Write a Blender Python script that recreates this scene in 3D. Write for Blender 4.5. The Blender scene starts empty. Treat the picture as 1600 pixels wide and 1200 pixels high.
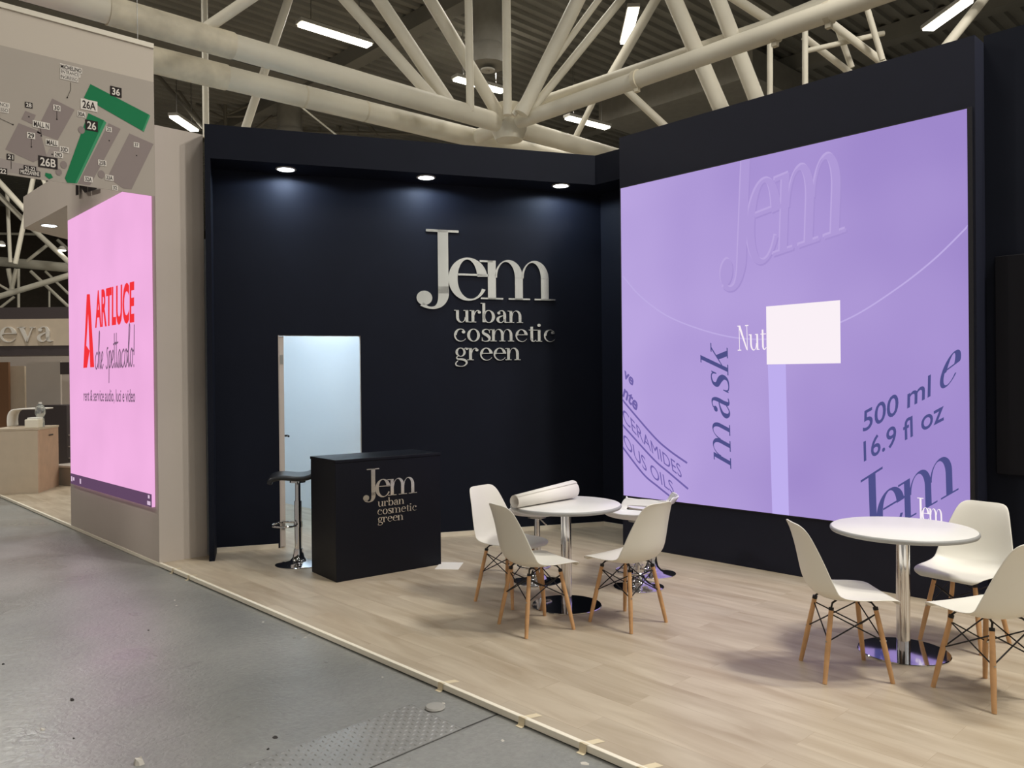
import bpy, bmesh, math, random
from mathutils import Vector, Matrix
random.seed(7)
S = bpy.context.scene
COL = S.collection
R = math.radians

# ------------------------------------------------------------------ camera
F_PX, YAW, PITCH, ROLL, EYE = 1251.5, .81114, .003309, .010141, 1.62
def cam_axes():
    F = Vector((-math.sin(YAW)*math.cos(PITCH), math.cos(YAW)*math.cos(PITCH), -math.sin(PITCH)))
    Rt = Vector((math.cos(YAW), math.sin(YAW), 0))
    D = F.cross(Rt)
    if D.z > 0: D = -D
    c, s = math.cos(ROLL), math.sin(ROLL)
    return c*Rt + s*D, -s*Rt + c*D, F
CR, CD, CF = cam_axes()
CAM = Vector((0, 0, EYE))
cd = bpy.data.cameras.new('camera'); co = bpy.data.objects.new('camera', cd); COL.objects.link(co)
cd.sensor_fit = 'HORIZONTAL'; cd.sensor_width = 36; cd.lens = F_PX/1600*36; cd.clip_end = 200; cd.clip_start = .05
m = Matrix.Identity(4)
for i in range(3):
    m[i][0] = CR[i]; m[i][1] = -CD[i]; m[i][2] = -CF[i]; m[i][3] = CAM[i]
co.matrix_world = m
S.camera = co

# ------------------------------------------------------------------ world, exposure, lights
S.view_settings.view_transform = 'Standard'; S.view_settings.look = 'None'
S.view_settings.exposure = 0; S.view_settings.gamma = 1; S.view_settings.use_curve_mapping = False
w = bpy.data.worlds.new('hall_air'); S.world = w; w.use_nodes = True
w.node_tree.nodes['Background'].inputs[0].default_value = (1.0, .93, .82, 1)
w.node_tree.nodes['Background'].inputs[1].default_value = .035

def area(name, loc, sx, sy, power, color, rot=(0, 0, 0), spread=180):
    l = bpy.data.lights.new(name, 'AREA'); l.shape = 'RECTANGLE'; l.size = sx; l.size_y = sy
    l.energy = power; l.color = color; l.spread = R(spread)
    o = bpy.data.objects.new(name, l); COL.objects.link(o); o.location = loc; o.rotation_euler = rot
    return o
def spot(name, loc, power, color, size=100, blend=.6, rad=.05, rot=(0, 0, 0)):
    l = bpy.data.lights.new(name, 'SPOT'); l.energy = power; l.color = color
    l.spot_size = R(size); l.spot_blend = blend; l.shadow_soft_size = rad
    o = bpy.data.objects.new(name, l); COL.objects.link(o); o.location = loc; o.rotation_euler = rot
    return o
WARM = (1.0, .955, .88)
COOL = (.72, .86, 1.0)
HALL_W = 120
# hall lamps over the aisle and the booth roofs (no fixtures here; some added as fill for white block, far trusses, end wall)
for x, y, k in ((-10, -2.2, 3), (-22, 4, 2), (-24, 12, 2), (-9, 9, .5), (-2, -3, .8), (1.5, 1.0, .6), (-3.5, 4.0, .8), (4.5, 5.5, .3), (4, -4, .6), (-15, 3, 1.6), (-14, 12, 1.6), (-3, 12, .5), (7.1, 4, 1.8)):
    area('hall_lamp_and_fill_light', (x, y, 8.55), 1.5, .25, HALL_W*k, WARM, (0, 0, R(20)))
# the two lamps that throw the furniture shadows: over the right end of the booth
area('hall_lamp_and_fill_light', (1.5, 5.5, 8.55), 1.4, .3, 380, WARM, (0, 0, R(20)))
area('hall_lamp_and_fill_light', (.3, 6.6, 8.55), 1.4, .3, 300, WARM, (0, 0, R(20)))
# storeroom behind the door
area('storeroom_light', (-8.6, 4.3, 3.55),   .9, .5, 54, (.64, .82, 1.0))

# ------------------------------------------------------------------ helpers
def ray(px, py): return CR*((px-800)/F_PX) + CD*((py-600)/F_PX) + CF
def at(px, py, depth): return CAM + ray(px, py)*depth
def on_plane(px, py, n, d):
    n = Vector(n); r = ray(px, py)
    return CAM + r*((d - n.dot(CAM))/n.dot(r))
def on_z(px, py, z): return on_plane(px, py, (0, 0, 1), z)

def tag(o, label=None, cat=None, group=None, kind=None):
    if label: o['label'] = label
    if cat: o['category'] = cat
    if group: o['group'] = group
    if kind: o['kind'] = kind
    return o
def thing(name, label, cat, loc=(0, 0, 0), rz=0, group=None):
    o = bpy.data.objects.new(name, None); COL.objects.link(o)
    o.empty_display_size = .1; o.location = loc; o.rotation_euler = (0, 0, rz)
    return tag(o, label, cat, group)
def copy_tree(o, parent=None):
    c = o.copy(); COL.objects.link(c)
    if parent is not None: c.parent = parent
    for ch in list(o.children): copy_tree(ch, c)
    return c

class MB:
    def __init__(s): s.v = []; s.f = []; s.mi = []
    def add(s, vs, fs, mi=0):
        b = len(s.v); s.v += [tuple(v) for v in vs]
        for f in fs: s.f.append([b+i for i in f]); s.mi.append(mi)
        return s
    def box(s, lo, hi, M=None, mi=0):
        x0, y0, z0 = lo; x1, y1, z1 = hi
        vs = [Vector(p) for p in ((x0,y0,z0),(x1,y0,z0),(x1,y1,z0),(x0,y1,z0),(x0,y0,z1),(x1,y0,z1),(x1,y1,z1),(x0,y1,z1))]
        if M is not None: vs = [M @ v for v in vs]
        return s.add(vs, [(0,3,2,1),(4,5,6,7),(0,1,5,4),(1,2,6,5),(2,3,7,6),(3,0,4,7)], mi)
    def prism(s, poly, z0, z1, mi=0):
        n = len(poly)
        vs = [(p[0], p[1], z0) for p in poly] + [(p[0], p[1], z1) for p in poly]
        return s.add(vs, [list(range(n-1, -1, -1)), list(range(n, 2*n))] + [(i, (i+1) % n, n+(i+1) % n, n+i) for i in range(n)], mi)
    def tube(s, p0, p1, r0, r1=None, n=14, caps=True, mi=0):
        r1 = r0 if r1 is None else r1
        p0 = Vector(p0); p1 = Vector(p1); d = (p1-p0).normalized()
        a = d.orthogonal().normalized(); b = d.cross(a)
        vs = []
        for p, r in ((p0, r0), (p1, r1)):
            for i in range(n):
                t = 2*math.pi*i/n; vs.append(p + a*math.cos(t)*r + b*math.sin(t)*r)
        fs = [(i, (i+1) % n, n+(i+1) % n, n+i) for i in range(n)]
        if caps: fs += [list(range(n-1, -1, -1)), list(range(n, 2*n))]
        return s.add(vs, fs, mi)
    def sweep(s, pts, r, n=8, closed=False, mi=0):
        pts = [Vector(p) for p in pts]; k = len(pts); vs = []; prev = None
        for i, p in enumerate(pts):
            if closed: d = pts[(i+1) % k]-pts[i-1]
            else: d = pts[min(i+1, k-1)]-pts[max(i-1, 0)]
            d.normalize()
            a = d.orthogonal() if prev is None else prev - d*prev.dot(d)
            a.normalize(); prev = a; b = d.cross(a)
            for j in range(n):
                t = 2*math.pi*j/n; vs.append(p + a*math.cos(t)*r + b*math.sin(t)*r)
        fs = []
        for i in range(k if closed else k-1):
            i2 = (i+1) % k
            for j in range(n): fs.append((i*n+j, i*n+(j+1) % n, i2*n+(j+1) % n, i2*n+j))
        if not closed: fs += [list(range(n-1, -1, -1)), list(range((k-1)*n, k*n))]
        return s.add(vs, fs, mi)
    def lathe(s, prof, n=40, c=(0, 0, 0), mi=0):
        vs = []; k = len(prof)
        for r, z in prof:
            for i in range(n):
                t = 2*math.pi*i/n; vs.append((c[0]+r*math.cos(t), c[1]+r*math.sin(t), c[2]+z))
        fs = []
        for j in range(k-1):
            for i in range(n): fs.append((j*n+i, j*n+(i+1) % n, (j+1)*n+(i+1) % n, (j+1)*n+i))
        if prof[0][0] > 1e-5: fs.append(list(range(n-1, -1, -1)))
        if prof[-1][0] > 1e-5: fs.append(list(range((k-1)*n, k*n)))
        return s.add(vs, fs, mi)
    def ball(s, c, r, n=10, mi=0):
        return s.lathe([(max(r*math.sin(math.pi*i/n), 1e-6), -r*math.cos(math.pi*i/n)) for i in range(n+1)], 12, c, mi)
    def build(s, name, mats, parent=None, smooth=False, bevel=0, angle=40):
        me = bpy.data.meshes.new(name); me.from_pydata(s.v, [], s.f)
        mats = mats if isinstance(mats, (list, tuple)) else [mats]
        for mm in mats: me.materials.append(mm)
        if len(mats) > 1:
            for p, i in zip(me.polygons, s.mi): p.material_index = i
        bm = bmesh.new(); bm.from_mesh(me); bmesh.ops.remove_doubles(bm, verts=bm.verts, dist=1e-6)
        bmesh.ops.recalc_face_normals(bm, faces=bm.faces); bm.to_mesh(me); bm.free()
        if smooth:
            me.polygons.foreach_set('use_smooth', [True]*len(me.polygons)); me.set_sharp_from_angle(angle=R(angle))
        o = bpy.data.objects.new(name, me); COL.objects.link(o)
        if parent is not None: o.parent = parent
        if bevel:
            b = o.modifiers.new('b', 'BEVEL'); b.width = bevel; b.segments = 2; b.limit_method = 'ANGLE'
        return o
def struct(o): o['kind'] = 'structure'; return o

# ------------------------------------------------------------------ materials
def srgb(r, g, b):
    f = lambda c: (c/255/12.92 if c/255 <= .04045 else ((c/255+.055)/1.055)**2.4)
    return (f(r), f(g), f(b), 1)
def principled(name, color, rough=.5, metal=0, spec=.5, noise=0, nscale=6, bump=0, bscale=60, coat=0):
    mt = bpy.data.materials.new(name); mt.use_nodes = True; nt = mt.node_tree; b = nt.nodes['Principled BSDF']
    b.inputs['Base Color'].default_value = color; b.inputs['Roughness'].default_value = rough
    b.inputs['Metallic'].default_value = metal; b.inputs['Specular IOR Level'].default_value = spec
    if coat: b.inputs['Coat Weight'].default_value = coat
    tc = nt.nodes.new('ShaderNodeTexCoord')
    if noise:
        n = nt.nodes.new('ShaderNodeTexNoise'); n.inputs['Scale'].default_value = nscale; n.inputs['Detail'].default_value = 6
        nt.links.new(tc.outputs['Object'], n.inputs['Vector'])
        mx = nt.nodes.new('ShaderNodeMix'); mx.data_type = 'RGBA'; mx.blend_type = 'MULTIPLY'; mx.inputs[0].default_value = 1
        cr = nt.nodes.new('ShaderNodeMapRange'); cr.inputs[1].default_value = .3; cr.inputs[2].default_value = .7
        cr.inputs[3].default_value = 1-noise; cr.inputs[4].default_value = 1+noise*.5
        nt.links.new(n.outputs[0], cr.inputs[0]); mx.inputs[6].default_value = color
        nt.links.new(cr.outputs[0], mx.inputs[7]); nt.links.new(mx.outputs[2], b.inputs['Base Color'])
    if bump:
        n2 = nt.nodes.new('ShaderNodeTexNoise'); n2.inputs['Scale'].default_value = bscale; n2.inputs['Detail'].default_value = 4
        nt.links.new(tc.outputs['Object'], n2.inputs['Vector'])
        bp = nt.nodes.new('ShaderNodeBump'); bp.inputs['Strength'].default_value = bump; bp.inputs['Distance'].default_value = .01
        nt.links.new(n2.outputs[0], bp.inputs['Height']); nt.links.new(bp.outputs[0], b.inputs['Normal'])
    return mt
def emit(name, color, strength=1, noise=0, nscale=2):
    mt = bpy.data.materials.new(name); mt.use_nodes = True; nt = mt.node_tree; nt.nodes.clear()
    e = nt.nodes.new('ShaderNodeEmission'); o = nt.nodes.new('ShaderNodeOutputMaterial')
    e.inputs[0].default_value = color; e.inputs[1].default_value = strength
    nt.links.new(e.outputs[0], o.inputs[0])
    if noise:
        tc = nt.nodes.new('ShaderNodeTexCoord'); n = nt.nodes.new('ShaderNodeTexNoise'); n.inputs['Scale'].default_value = nscale; n.inputs['Detail'].default_value = 2
        mr = nt.nodes.new('ShaderNodeMapRange'); mr.inputs[1].default_value = .3; mr.inputs[2].default_value = .7
        mr.inputs[3].default_value = strength*(1-noise); mr.inputs[4].default_value = strength*(1+noise)
        nt.links.new(tc.outputs['Object'], n.inputs['Vector']); nt.links.new(n.outputs[0], mr.inputs[0]); nt.links.new(mr.outputs[0], e.inputs[1])
    return mt

def wood_floor_mat():
    mt = bpy.data.materials.new('oak_vinyl_planks'); mt.use_nodes = True; nt = mt.node_tree; b = nt.nodes['Principled BSDF']
    N = nt.nodes.new; L = nt.links.new
    tc = N('ShaderNodeTexCoord')
    br = N('ShaderNodeTexBrick'); br.offset = .37; br.inputs['Scale'].default_value = 1
    br.inputs['Brick Width'].default_value = 1.25; br.inputs['Row Height'].default_value = .185
    br.inputs['Mortar Size'].default_value = .0012; br.inputs['Mortar Smooth'].default_value = 0; br.inputs['Bias'].default_value = 0
    br.inputs['Color1'].default_value = (0, 0, 0, 1); br.inputs['Color2'].default_value = (1, 1, 1, 1); br.inputs['Mortar'].default_value = (.5, .5, .5, 1)
    L(tc.outputs['Object'], br.inputs['Vector'])
    mp = N('ShaderNodeMapping'); mp.inputs['Scale'].default_value = (.9, 5, 1); L(tc.outputs['Object'], mp.inputs['Vector'])
    ad = N('ShaderNodeVectorMath'); ad.operation = 'ADD'; sc = N('ShaderNodeVectorMath'); sc.operation = 'SCALE'; sc.inputs[3].default_value = 7
    L(br.outputs['Color'], sc.inputs[0]); L(mp.outputs[0], ad.inputs[0]); L(sc.outputs[0], ad.inputs[1])
    n1 = N('ShaderNodeTexNoise'); n1.inputs['Scale'].default_value = 1.6; n1.inputs['Detail'].default_value = 7; n1.inputs['Distortion'].default_value = .6
    L(ad.outputs[0], n1.inputs['Vector'])
    rp = N('ShaderNodeValToRGB'); e = rp.color_ramp.elements
    e[0].position = .22; e[0].color = srgb(163, 146, 122); e[1].position = .8; e[1].color = srgb(203, 191, 170)
    L(n1.outputs[0], rp.inputs[0])
    mx = N('ShaderNodeMix'); mx.data_type = 'RGBA'; mx.blend_type = 'MULTIPLY'; mx.inputs[0].default_value = 1
    mr = N('ShaderNodeMapRange'); mr.inputs[3].default_value = .94; mr.inputs[4].default_value = 1.04
    L(br.outputs['Color'], mr.inputs[0]); L(rp.outputs[0], mx.inputs[6]); L(mr.outputs[0], mx.inputs[7])
    mx2 = N('ShaderNodeMix'); mx2.data_type = 'RGBA'; mx2.inputs[7].default_value = srgb(140, 116, 86)
    ml = N('ShaderNodeMath'); ml.operation = 'MULTIPLY'; ml.inputs[1].default_value = .3
    L(br.outputs['Fac'], ml.inputs[0]); L(ml.outputs[0], mx2.inputs[0]); L(mx.outputs[2], mx2.inputs[6]); L(mx2.outputs[2], b.inputs['Base Color'])
    b.inputs['Roughness'].default_value = .42; b.inputs['Specular IOR Level'].default_value = .35
    return mt
def concrete_mat():
    mt = bpy.data.materials.new('worn_grey_concrete'); mt.use_nodes = True; nt = mt.node_tree; b = nt.nodes['Principled BSDF']
    N = nt.nodes.new; L = nt.links.new
    tc = N('ShaderNodeTexCoord')
    n1 = N('ShaderNodeTexNoise'); n1.inputs['Scale'].default_value = .9; n1.inputs['Detail'].default_value = 8; n1.inputs['Roughness'].default_value = .62
    L(tc.outputs['Object'], n1.inputs['Vector'])
    rp = N('ShaderNodeValToRGB'); e = rp.color_ramp.elements
    e[0].position = .32; e[0].color = srgb(125, 126, 123); e[1].position = .68; e[1].color = srgb(147, 147, 143)
    L(n1.outputs[0], rp.inputs[0])
    # fine grit
    n2 = N('ShaderNodeTexNoise'); n2.inputs['Scale'].default_value = 38; n2.inputs['Detail'].default_value = 5; L(tc.outputs['Object'], n2.inputs['Vector'])
    mr = N('ShaderNodeMapRange'); mr.inputs[1].default_value = .3; mr.inputs[2].default_value = .7; mr.inputs[3].default_value = .9; mr.inputs[4].default_value = 1.07
    L(n2.outputs[0], mr.inputs[0])
    mx = N('ShaderNodeMix'); mx.data_type = 'RGBA'; mx.blend_type = 'MULTIPLY'; mx.inputs[0].default_value = 1
    L(rp.outputs[0], mx.inputs[6]); L(mr.outputs[0], mx.inputs[7])
    # scuff marks, long in one direction
    mp = N('ShaderNodeMapping'); mp.inputs['Scale'].default_value = (7, 1.2, 1); mp.inputs['Rotation'].default_value = (0, 0, R(28)); L(tc.outputs['Object'], mp.inputs['Vector'])
    n3 = N('ShaderNodeTexNoise'); n3.inputs['Scale'].default_value = 2.2; n3.inputs['Detail'].default_value = 5; n3.inputs['Distortion'].default_value = 1.5; L(mp.outputs[0], n3.inputs['Vector'])
    m3 = N('ShaderNodeMapRange'); m3.inputs[1].default_value = .64; m3.inputs[2].default_value = .74; m3.inputs[3].default_value = 0; m3.inputs[4].default_value = .35
    L(n3.outputs[0], m3.inputs[0])
    mx2 = N('ShaderNodeMix'); mx2.data_type = 'RGBA'; mx2.inputs[7].default_value = srgb(88, 86, 82)
    L(m3.outputs[0], mx2.inputs[0]); L(mx.outputs[2], mx2.inputs[6]); L(mx2.outputs[2], b.inputs['Base Color'])
    n4 = N('ShaderNodeTexNoise'); n4.inputs['Scale'].default_value = 1.3; n4.inputs['Detail'].default_value = 3; L(tc.outputs['Object'], n4.inputs['Vector'])
    m4 = N('ShaderNodeMapRange'); m4.inputs[1].default_value = .35; m4.inputs[2].default_value = .65; m4.inputs[3].default_value = .26; m4.inputs[4].default_value = .42
    L(n4.outputs[0], m4.inputs[0]); L(m4.outputs[0], b.inputs['Roughness'])
    n5 = N('ShaderNodeTexNoise'); n5.inputs['Scale'].default_value = 26; n5.inputs['Detail'].default_value = 6; n5.inputs['Distortion'].default_value = 1; L(tc.outputs['Object'], n5.inputs['Vector'])
    bp = N('ShaderNodeBump'); bp.inputs['Strength'].default_value = .28; bp.inputs['Distance'].default_value = .012
    L(n5.outputs[0], bp.inputs['Height']); L(bp.outputs[0], b.inputs['Normal'])
    b.inputs['Specular IOR Level'].default_value = .5
    return mt

Z_HALL = -.035
M = {}
M['oak'] = wood_floor_mat()
M['concrete'] = concrete_mat()
M['navy'] = principled('dark_navy_paint', srgb(17, 21, 33), .65, spec=.16, noise=.08, nscale=3)
M['navy_felt'] = principled('dark_navy_panel', srgb(22, 25, 41), .6, spec=.3, noise=.06)
M['counter'] = principled('black_counter_laminate', srgb(14, 16, 24), .42, spec=.22, noise=.06)
M['white_paint'] = principled('off_white_paint', srgb(196, 186, 176), .7, spec=.25, noise=.03, nscale=2)
M['store_white'] = principled('white_partition', srgb(226, 230, 232), .7, spec=.2)
M['trim'] = principled('cream_edge_strip', srgb(242, 235, 216), .5)
M['base'] = principled('pale_wood_skirting', srgb(226, 216, 196), .5, noise=.08)
M['tape'] = principled('masking_tape', srgb(222, 208, 176), .7)
M['chrome'] = principled('chrome', (.72, .72, .74, 1), .08, 1)
M['steel'] = principled('brushed_steel', (.86, .85, .80, 1), .2, 1, noise=.08, nscale=3)
M['steel_sat'] = principled('satin_metal', (.45, .44, .42, 1), .35, 1)
M['shell'] = principled('white_plastic_shell', srgb(232, 229, 218), .38, spec=.45)
M['beech'] = principled('beech_wood', srgb(206, 160, 112), .5, noise=.18, nscale=14)
M['black_wire'] = principled('black_steel_wire', srgb(26, 25, 26), .45, spec=.4)
M['top'] = principled('white_laminate_top', srgb(232, 230, 225), .33, spec=.45)
M['top_edge'] = principled('grey_table_edging', srgb(158, 158, 156), .45)
M['leatherette'] = principled('black_leatherette', srgb(30, 32, 36), .35, spec=.5)
M['stool_white'] = principled('white_stool_plastic', srgb(226, 224, 224), .3)
M['scrap'] = principled('dusty_paper', srgb(205, 200, 190), .8)
M['paper'] = principled('white_paper', srgb(238, 234, 226), .65, spec=.2)
M['cream'] = principled('cream_painted_steel', srgb(222, 216, 198), .55, spec=.3, noise=.1, nscale=1.5)
M['cream_dirty'] = principled('stained_cream_steel', srgb(216, 207, 184), .6, spec=.3, noise=.18, nscale=5)
M['shaded_steel'] = principled('shade_toned_truss_steel', srgb(120, 115, 103), .7)  # far trusses: their shade and distance are put into a darker colour
M['roof'] = principled('dark_roof_sheet', srgb(132, 129, 120), .7, spec=.2, noise=.15, nscale=1)
M['duct'] = principled('grey_duct_metal', srgb(146, 142, 132), .5, spec=.3, noise=.1)
M['hall'] = principled('dim_hall_wall', srgb(92, 84, 74), .8, spec=.1, noise=.1)
M['tube_glow'] = emit('fluorescent_diffuser', (1.0, .95, .80, 1), 9)
M['down_glow'] = emit('downlight_diffuser', (.86, .94, 1.0, 1), 14)
M['lamp_body'] = principled('lamp_housing', srgb(190, 186, 176), .5)
M['cloth'] = principled('banner_cloth', srgb(196, 187, 173), .8, spec=.1)
M['map_grey'] = principled('banner_map_grey', srgb(172, 164, 153), .8, spec=.1)
M['map_hall'] = principled('banner_hall_mauve', srgb(143, 132, 128), .8, spec=.1)
M['map_hall_soft'] = principled('banner_pale_mauve', srgb(160, 151, 145), .8, spec=.1)
M['map_green'] = principled('banner_green', srgb(38, 122, 80), .8, spec=.1)
M['map_green2'] = principled('banner_light_green', srgb(70, 150, 108), .8, spec=.1)
M['map_black'] = principled('banner_dark_ink', srgb(52, 47, 46), .8, spec=.1)
M['map_white'] = principled('banner_white_ink', srgb(222, 216, 206), .8, spec=.1)
M['card_brown'] = principled('warm_brown_board', srgb(128, 92, 64), .7)
M['beige'] = principled('beige_laminate', srgb(204, 188, 166), .55, noise=.05)
M['pinkish'] = principled('pale_wood_laminate', srgb(206, 172, 148), .5, noise=.1)
M['plastic_clear'] = principled('clear_plastic', (.8, .85, .86, 1), .1)
M['plastic_clear'].node_tree.nodes['Principled BSDF'].inputs['Transmission Weight'].default_value = .85
M['dark'] = principled('dark_equipment', srgb(72, 64, 64), .5)
M['grey_box'] = principled('grey_plastic_box', srgb(150, 140, 130), .5)
M['plate'] = principled('worn_checker_plate', srgb(146, 146, 143), .24, noise=.12, nscale=4, spec=.7)
M['off_screen'] = principled('switched_off_screen', srgb(12, 12, 19), .55, spec=.2)
M['joint'] = principled('dark_floor_joint', srgb(62, 60, 58), .9)
M['litter_dark'] = principled('dark_crumb', srgb(50, 46, 44), .9)
M['grey_disc'] = principled('grey_plastic_cap', srgb(160, 158, 152), .6)

# ------------------------------------------------------------------ lettering: a small Didone alphabet made of stems, hairlines and bowls
HAIR = .055
def ell(cx, cy, rx, ry, a0, a1, n=28):
    return [(cx+rx*math.cos(R(a0+(a1-a0)*i/n)), cy+ry*math.sin(R(a0+(a1-a0)*i/n))) for i in range(n+1)]
def rect(x0, y0, x1, y1): return ('poly', [(x0, y0), (x1, y0), (x1, y1), (x0, y1)])
def ring(o, i, a0=0, a1=360, n=36): return ('strip', ell(*o, a0, a1, n), ell(*i, a0, a1, n))
def disc(cx, cy, rx, ry=None): return ('poly', ell(cx, cy, rx, ry or rx, 0, 360, 24)[:-1])
def catmull(pts, sub=7):
    out = []
    for i in range(len(pts)-1):
        p0 = pts[max(i-1, 0)]; p1 = pts[i]; p2 = pts[i+1]; p3 = pts[min(i+2, len(pts)-1)]
        for k in range(sub):
            t = k/sub
            out.append(tuple(.5*((2*b)+(-a+c)*t+(2*a-5*b+4*c-d)*t*t+(-a+3*b-3*c+d)*t**3) for a, b, c, d in zip(p0, p1, p2, p3)))
    out.append(tuple(pts[-1])); return out
def stroke(pts, sub=7):            # pts: (x, y, width)
    p = catmull(pts, sub); l = []; r = []
    for i in range(len(p)):
        dx = p[min(i+1, len(p)-1)][0]-p[max(i-1, 0)][0]; dy = p[min(i+1, len(p)-1)][1]-p[max(i-1, 0)][1]
        q = math.hypot(dx, dy) or 1; nx, ny = -dy/q, dx/q; h = p[i][2]/2
        l.append((p[i][0]+nx*h, p[i][1]+ny*h)); r.append((p[i][0]-nx*h, p[i][1]-ny*h))
    return ('strip', l, r)
def arch(x0, x1, st, cy=.56, top=1.03):
    return ring(((x0+x1)/2, cy, (x1-x0)/2, top-cy), ((x0+HAIR+x1-st)/2, cy, (x1-st-x0-HAIR)/2, top-cy-HAIR), 0, 180)
def glyph(c, st=.2):
    h = HAIR; sv = .13
    foot = lambda x: rect(x-sv, 0, x+st+sv, h)
    if c == 'n':
        return [rect(0, 0, st, 1), rect(-sv, 1-h, st, 1), arch(st-.03, .86, st), rect(.86-st, 0, .86, .56), foot(0), foot(.86-st)], .99
    if c == 'm':
        return [rect(0, 0, st, 1), rect(-sv, 1-h, st, 1), arch(st-.03, .86, st), rect(.86-st, 0, .86, .56), arch(.83, 1.5, st),
                rect(1.5-st, 0, 1.5, .56), foot(0), foot(.86-st), foot(1.5-st)], 1.63
    if c == 'u':
        return [rect(0, .4, st, 1), rect(-sv, 1-h, st, 1), rect(.66, 0, .66+st, 1), rect(.66-sv, 1-h, .66+st, 1), rect(.66, 0, .66+st+sv, h),
                ring((.345, .42, .345, .45), ((st+.66-h)/2, .42, (.66-h-st)/2, .45-h), 180, 360), ], .99
    if c == 'r':
        return [rect(0, 0, st, 1), rect(-sv, 1-h, st, 1), foot(0), stroke([(st-.02, .55, h), (.27, .85, h), (.43, .985, h), (.58, .93, .09)]), disc(.56, .84, .115)], .68
    if c == 'b':
        return [rect(0, .03, st, 1.62), rect(-sv, 1.62-h, st, 1.62), ring((.46, .5, .44, .53), (.44, .5, .44-st, .53-h))], .9
    if c == 'o': return [ring((.46, .5, .46, .53), (.46, .5, .46-st, .53-h))], .92
    if c == 'c':
        return [ring((.46, .5, .46, .53), (.5, .5, .5-st, .53-h), 50, 180), ring((.46, .5, .46, .53), (.5, .5, .5-st+.08, .53-h), 180, 325), disc(.68, .76, .125)], .84
    if c == 'e':
        return [ring((.46, .5, .46, .53), (.44, .5, .44-st, .53-h), 8, 180), ring((.46, .5, .46, .53), (.5, .5, .5-st+.09, .53-h), 180, 328), rect(.15, .54, .9, .54+h)], .88
    if c == 's':
        return [stroke([(.6, .72, .05), (.54, .93, h), (.36, 1.0, .06), (.15, .9, .13), (.16, .68, .2), (.42, .5, .24), (.58, .3, .2), (.55, .08, .12), (.33, 0, .06), (.12, .06, h), (.05, .3, .05)]),
                rect(.57, .7, .62, .99), rect(.03, .02, .08, .32)], .68
    if c == 't':
        return [rect(.14, .15, .14+st, 1.25), rect(0, 1-h, .56, 1), stroke([(.14+st/2, .25, st), (.27, .07, .13), (.42, .02, .06), (.56, .14, h)])], .6
    if c == 'i':
        return [rect(0, 0, st, 1), rect(-sv, 1-h, st, 1), foot(0), disc(st/2, 1.38, .13)], .36
    if c == 'a':
        return [stroke([(.6, 0.1, .08), (.6, .35, st), (.6, .7, st), (.52, .95, .1), (.36, 1.0, h), (.2, .93, .06)]), disc(.18, .8, .115),
                stroke([(.58, .6, h), (.4, .56, .07), (.16, .42, .15), (.1, .24, .2), (.2, .05, .12), (.38, .02, .06), (.56, .2, h)]),
                stroke([(.6, .3, st), (.63, .1, .16), (.72, .02, .07), (.86, .06, h)])], .86
    if c == 'g':
        return [ring((.38, .66, .36, .37), (.38, .66, .36-st*.85, .37-h)), stroke([(.2, .36, h), (.1, .22, .08), (.2, .1, .13), (.5, .07, .17), (.74, -.05, .17), (.8, -.25, .13), (.62, -.46, .07), (.36, -.5, .06), (.08, -.42, .1), (.05, -.22, .09), (.2, -.03, h)]),
                stroke([(.62, .9, h), (.72, 1.0, h), (.8, .98, .06)]), disc(.83, .93, .09)], .88
    if c == 'k':
        return [rect(0, 0, st, 1.62), rect(-sv, 1.62-h, st, 1.62), foot(0), ('poly', [(st, .4), (st, .33), (.74, .97), (.74, 1), (.67, 1)]),
                ('poly', [(.33, .56), (.48, .68), (.88, .02), (.88, 0), (.66, 0)]), rect(.52, 1-h, .88, 1), rect(.56, 0, .98, h)], .98
    if c == 'v':
        return [('poly', [(.02, 1), (.26, 1), (.52, .2), (.46, 0), (.4, 0)]), ('poly', [(.4, 0), (.48, 0), (.82, 1), (.75, 1)]), rect(-.08, 1-h, .36, 1), rect(.62, 1-h, .93, 1)], .86
    if c == 'N':
        H = 1.6
        return [rect(.1, 0, .1+h, H), ('poly', [(.02, H), (.26, H), (.98, 0), (.93, 0), (.84, .05)]), rect(.92, 0, .92+h, H), rect(-.06, H-h, .26, H), rect(.76, H-h, 1.12, H), rect(-.08, 0, .3, h)], 1.16
    if c == 'J':
        H = 1.73
        return [rect(0, .12, .243, H), rect(-.267, H-.06, .49, H), stroke([(.1215, .3, .243), (.12, .05, .243), (.055, -.13, .17), (-.07, -.235, .075), (-.24, -.235, .06), (-.38, -.15, .12)]), disc(-.317, 0, .18)], .49
    return [], .4
def word(txt, st=.2, gap=.1):
    x = 0; out = []
    for c in txt:
        ps, adv = glyph(c, st)
        for p in ps: out.append((p[0],) + tuple([(a+x, b) for a, b in lst] for lst in p[1:]))
        x += adv+gap
    return out
def xform(ps, f): return [(p[0],) + tuple([f(a, b) for a, b in lst] for lst in p[1:]) for p in ps]
def bounds(ps):
    X = [a for p in ps for l in p[1:] for a, b in l]; Y = [b for p in ps for l in p[1:] for a, b in l]
    return min(X), max(X), min(Y), max(Y)
def fit_width(ps, x0, x1, y0, k):
    a, b, _, _ = bounds(ps); s = (x1-x0)/(b-a)
    return xform(ps, lambda x, y: (x0+(x-a)*s, y0+y*k))
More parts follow.
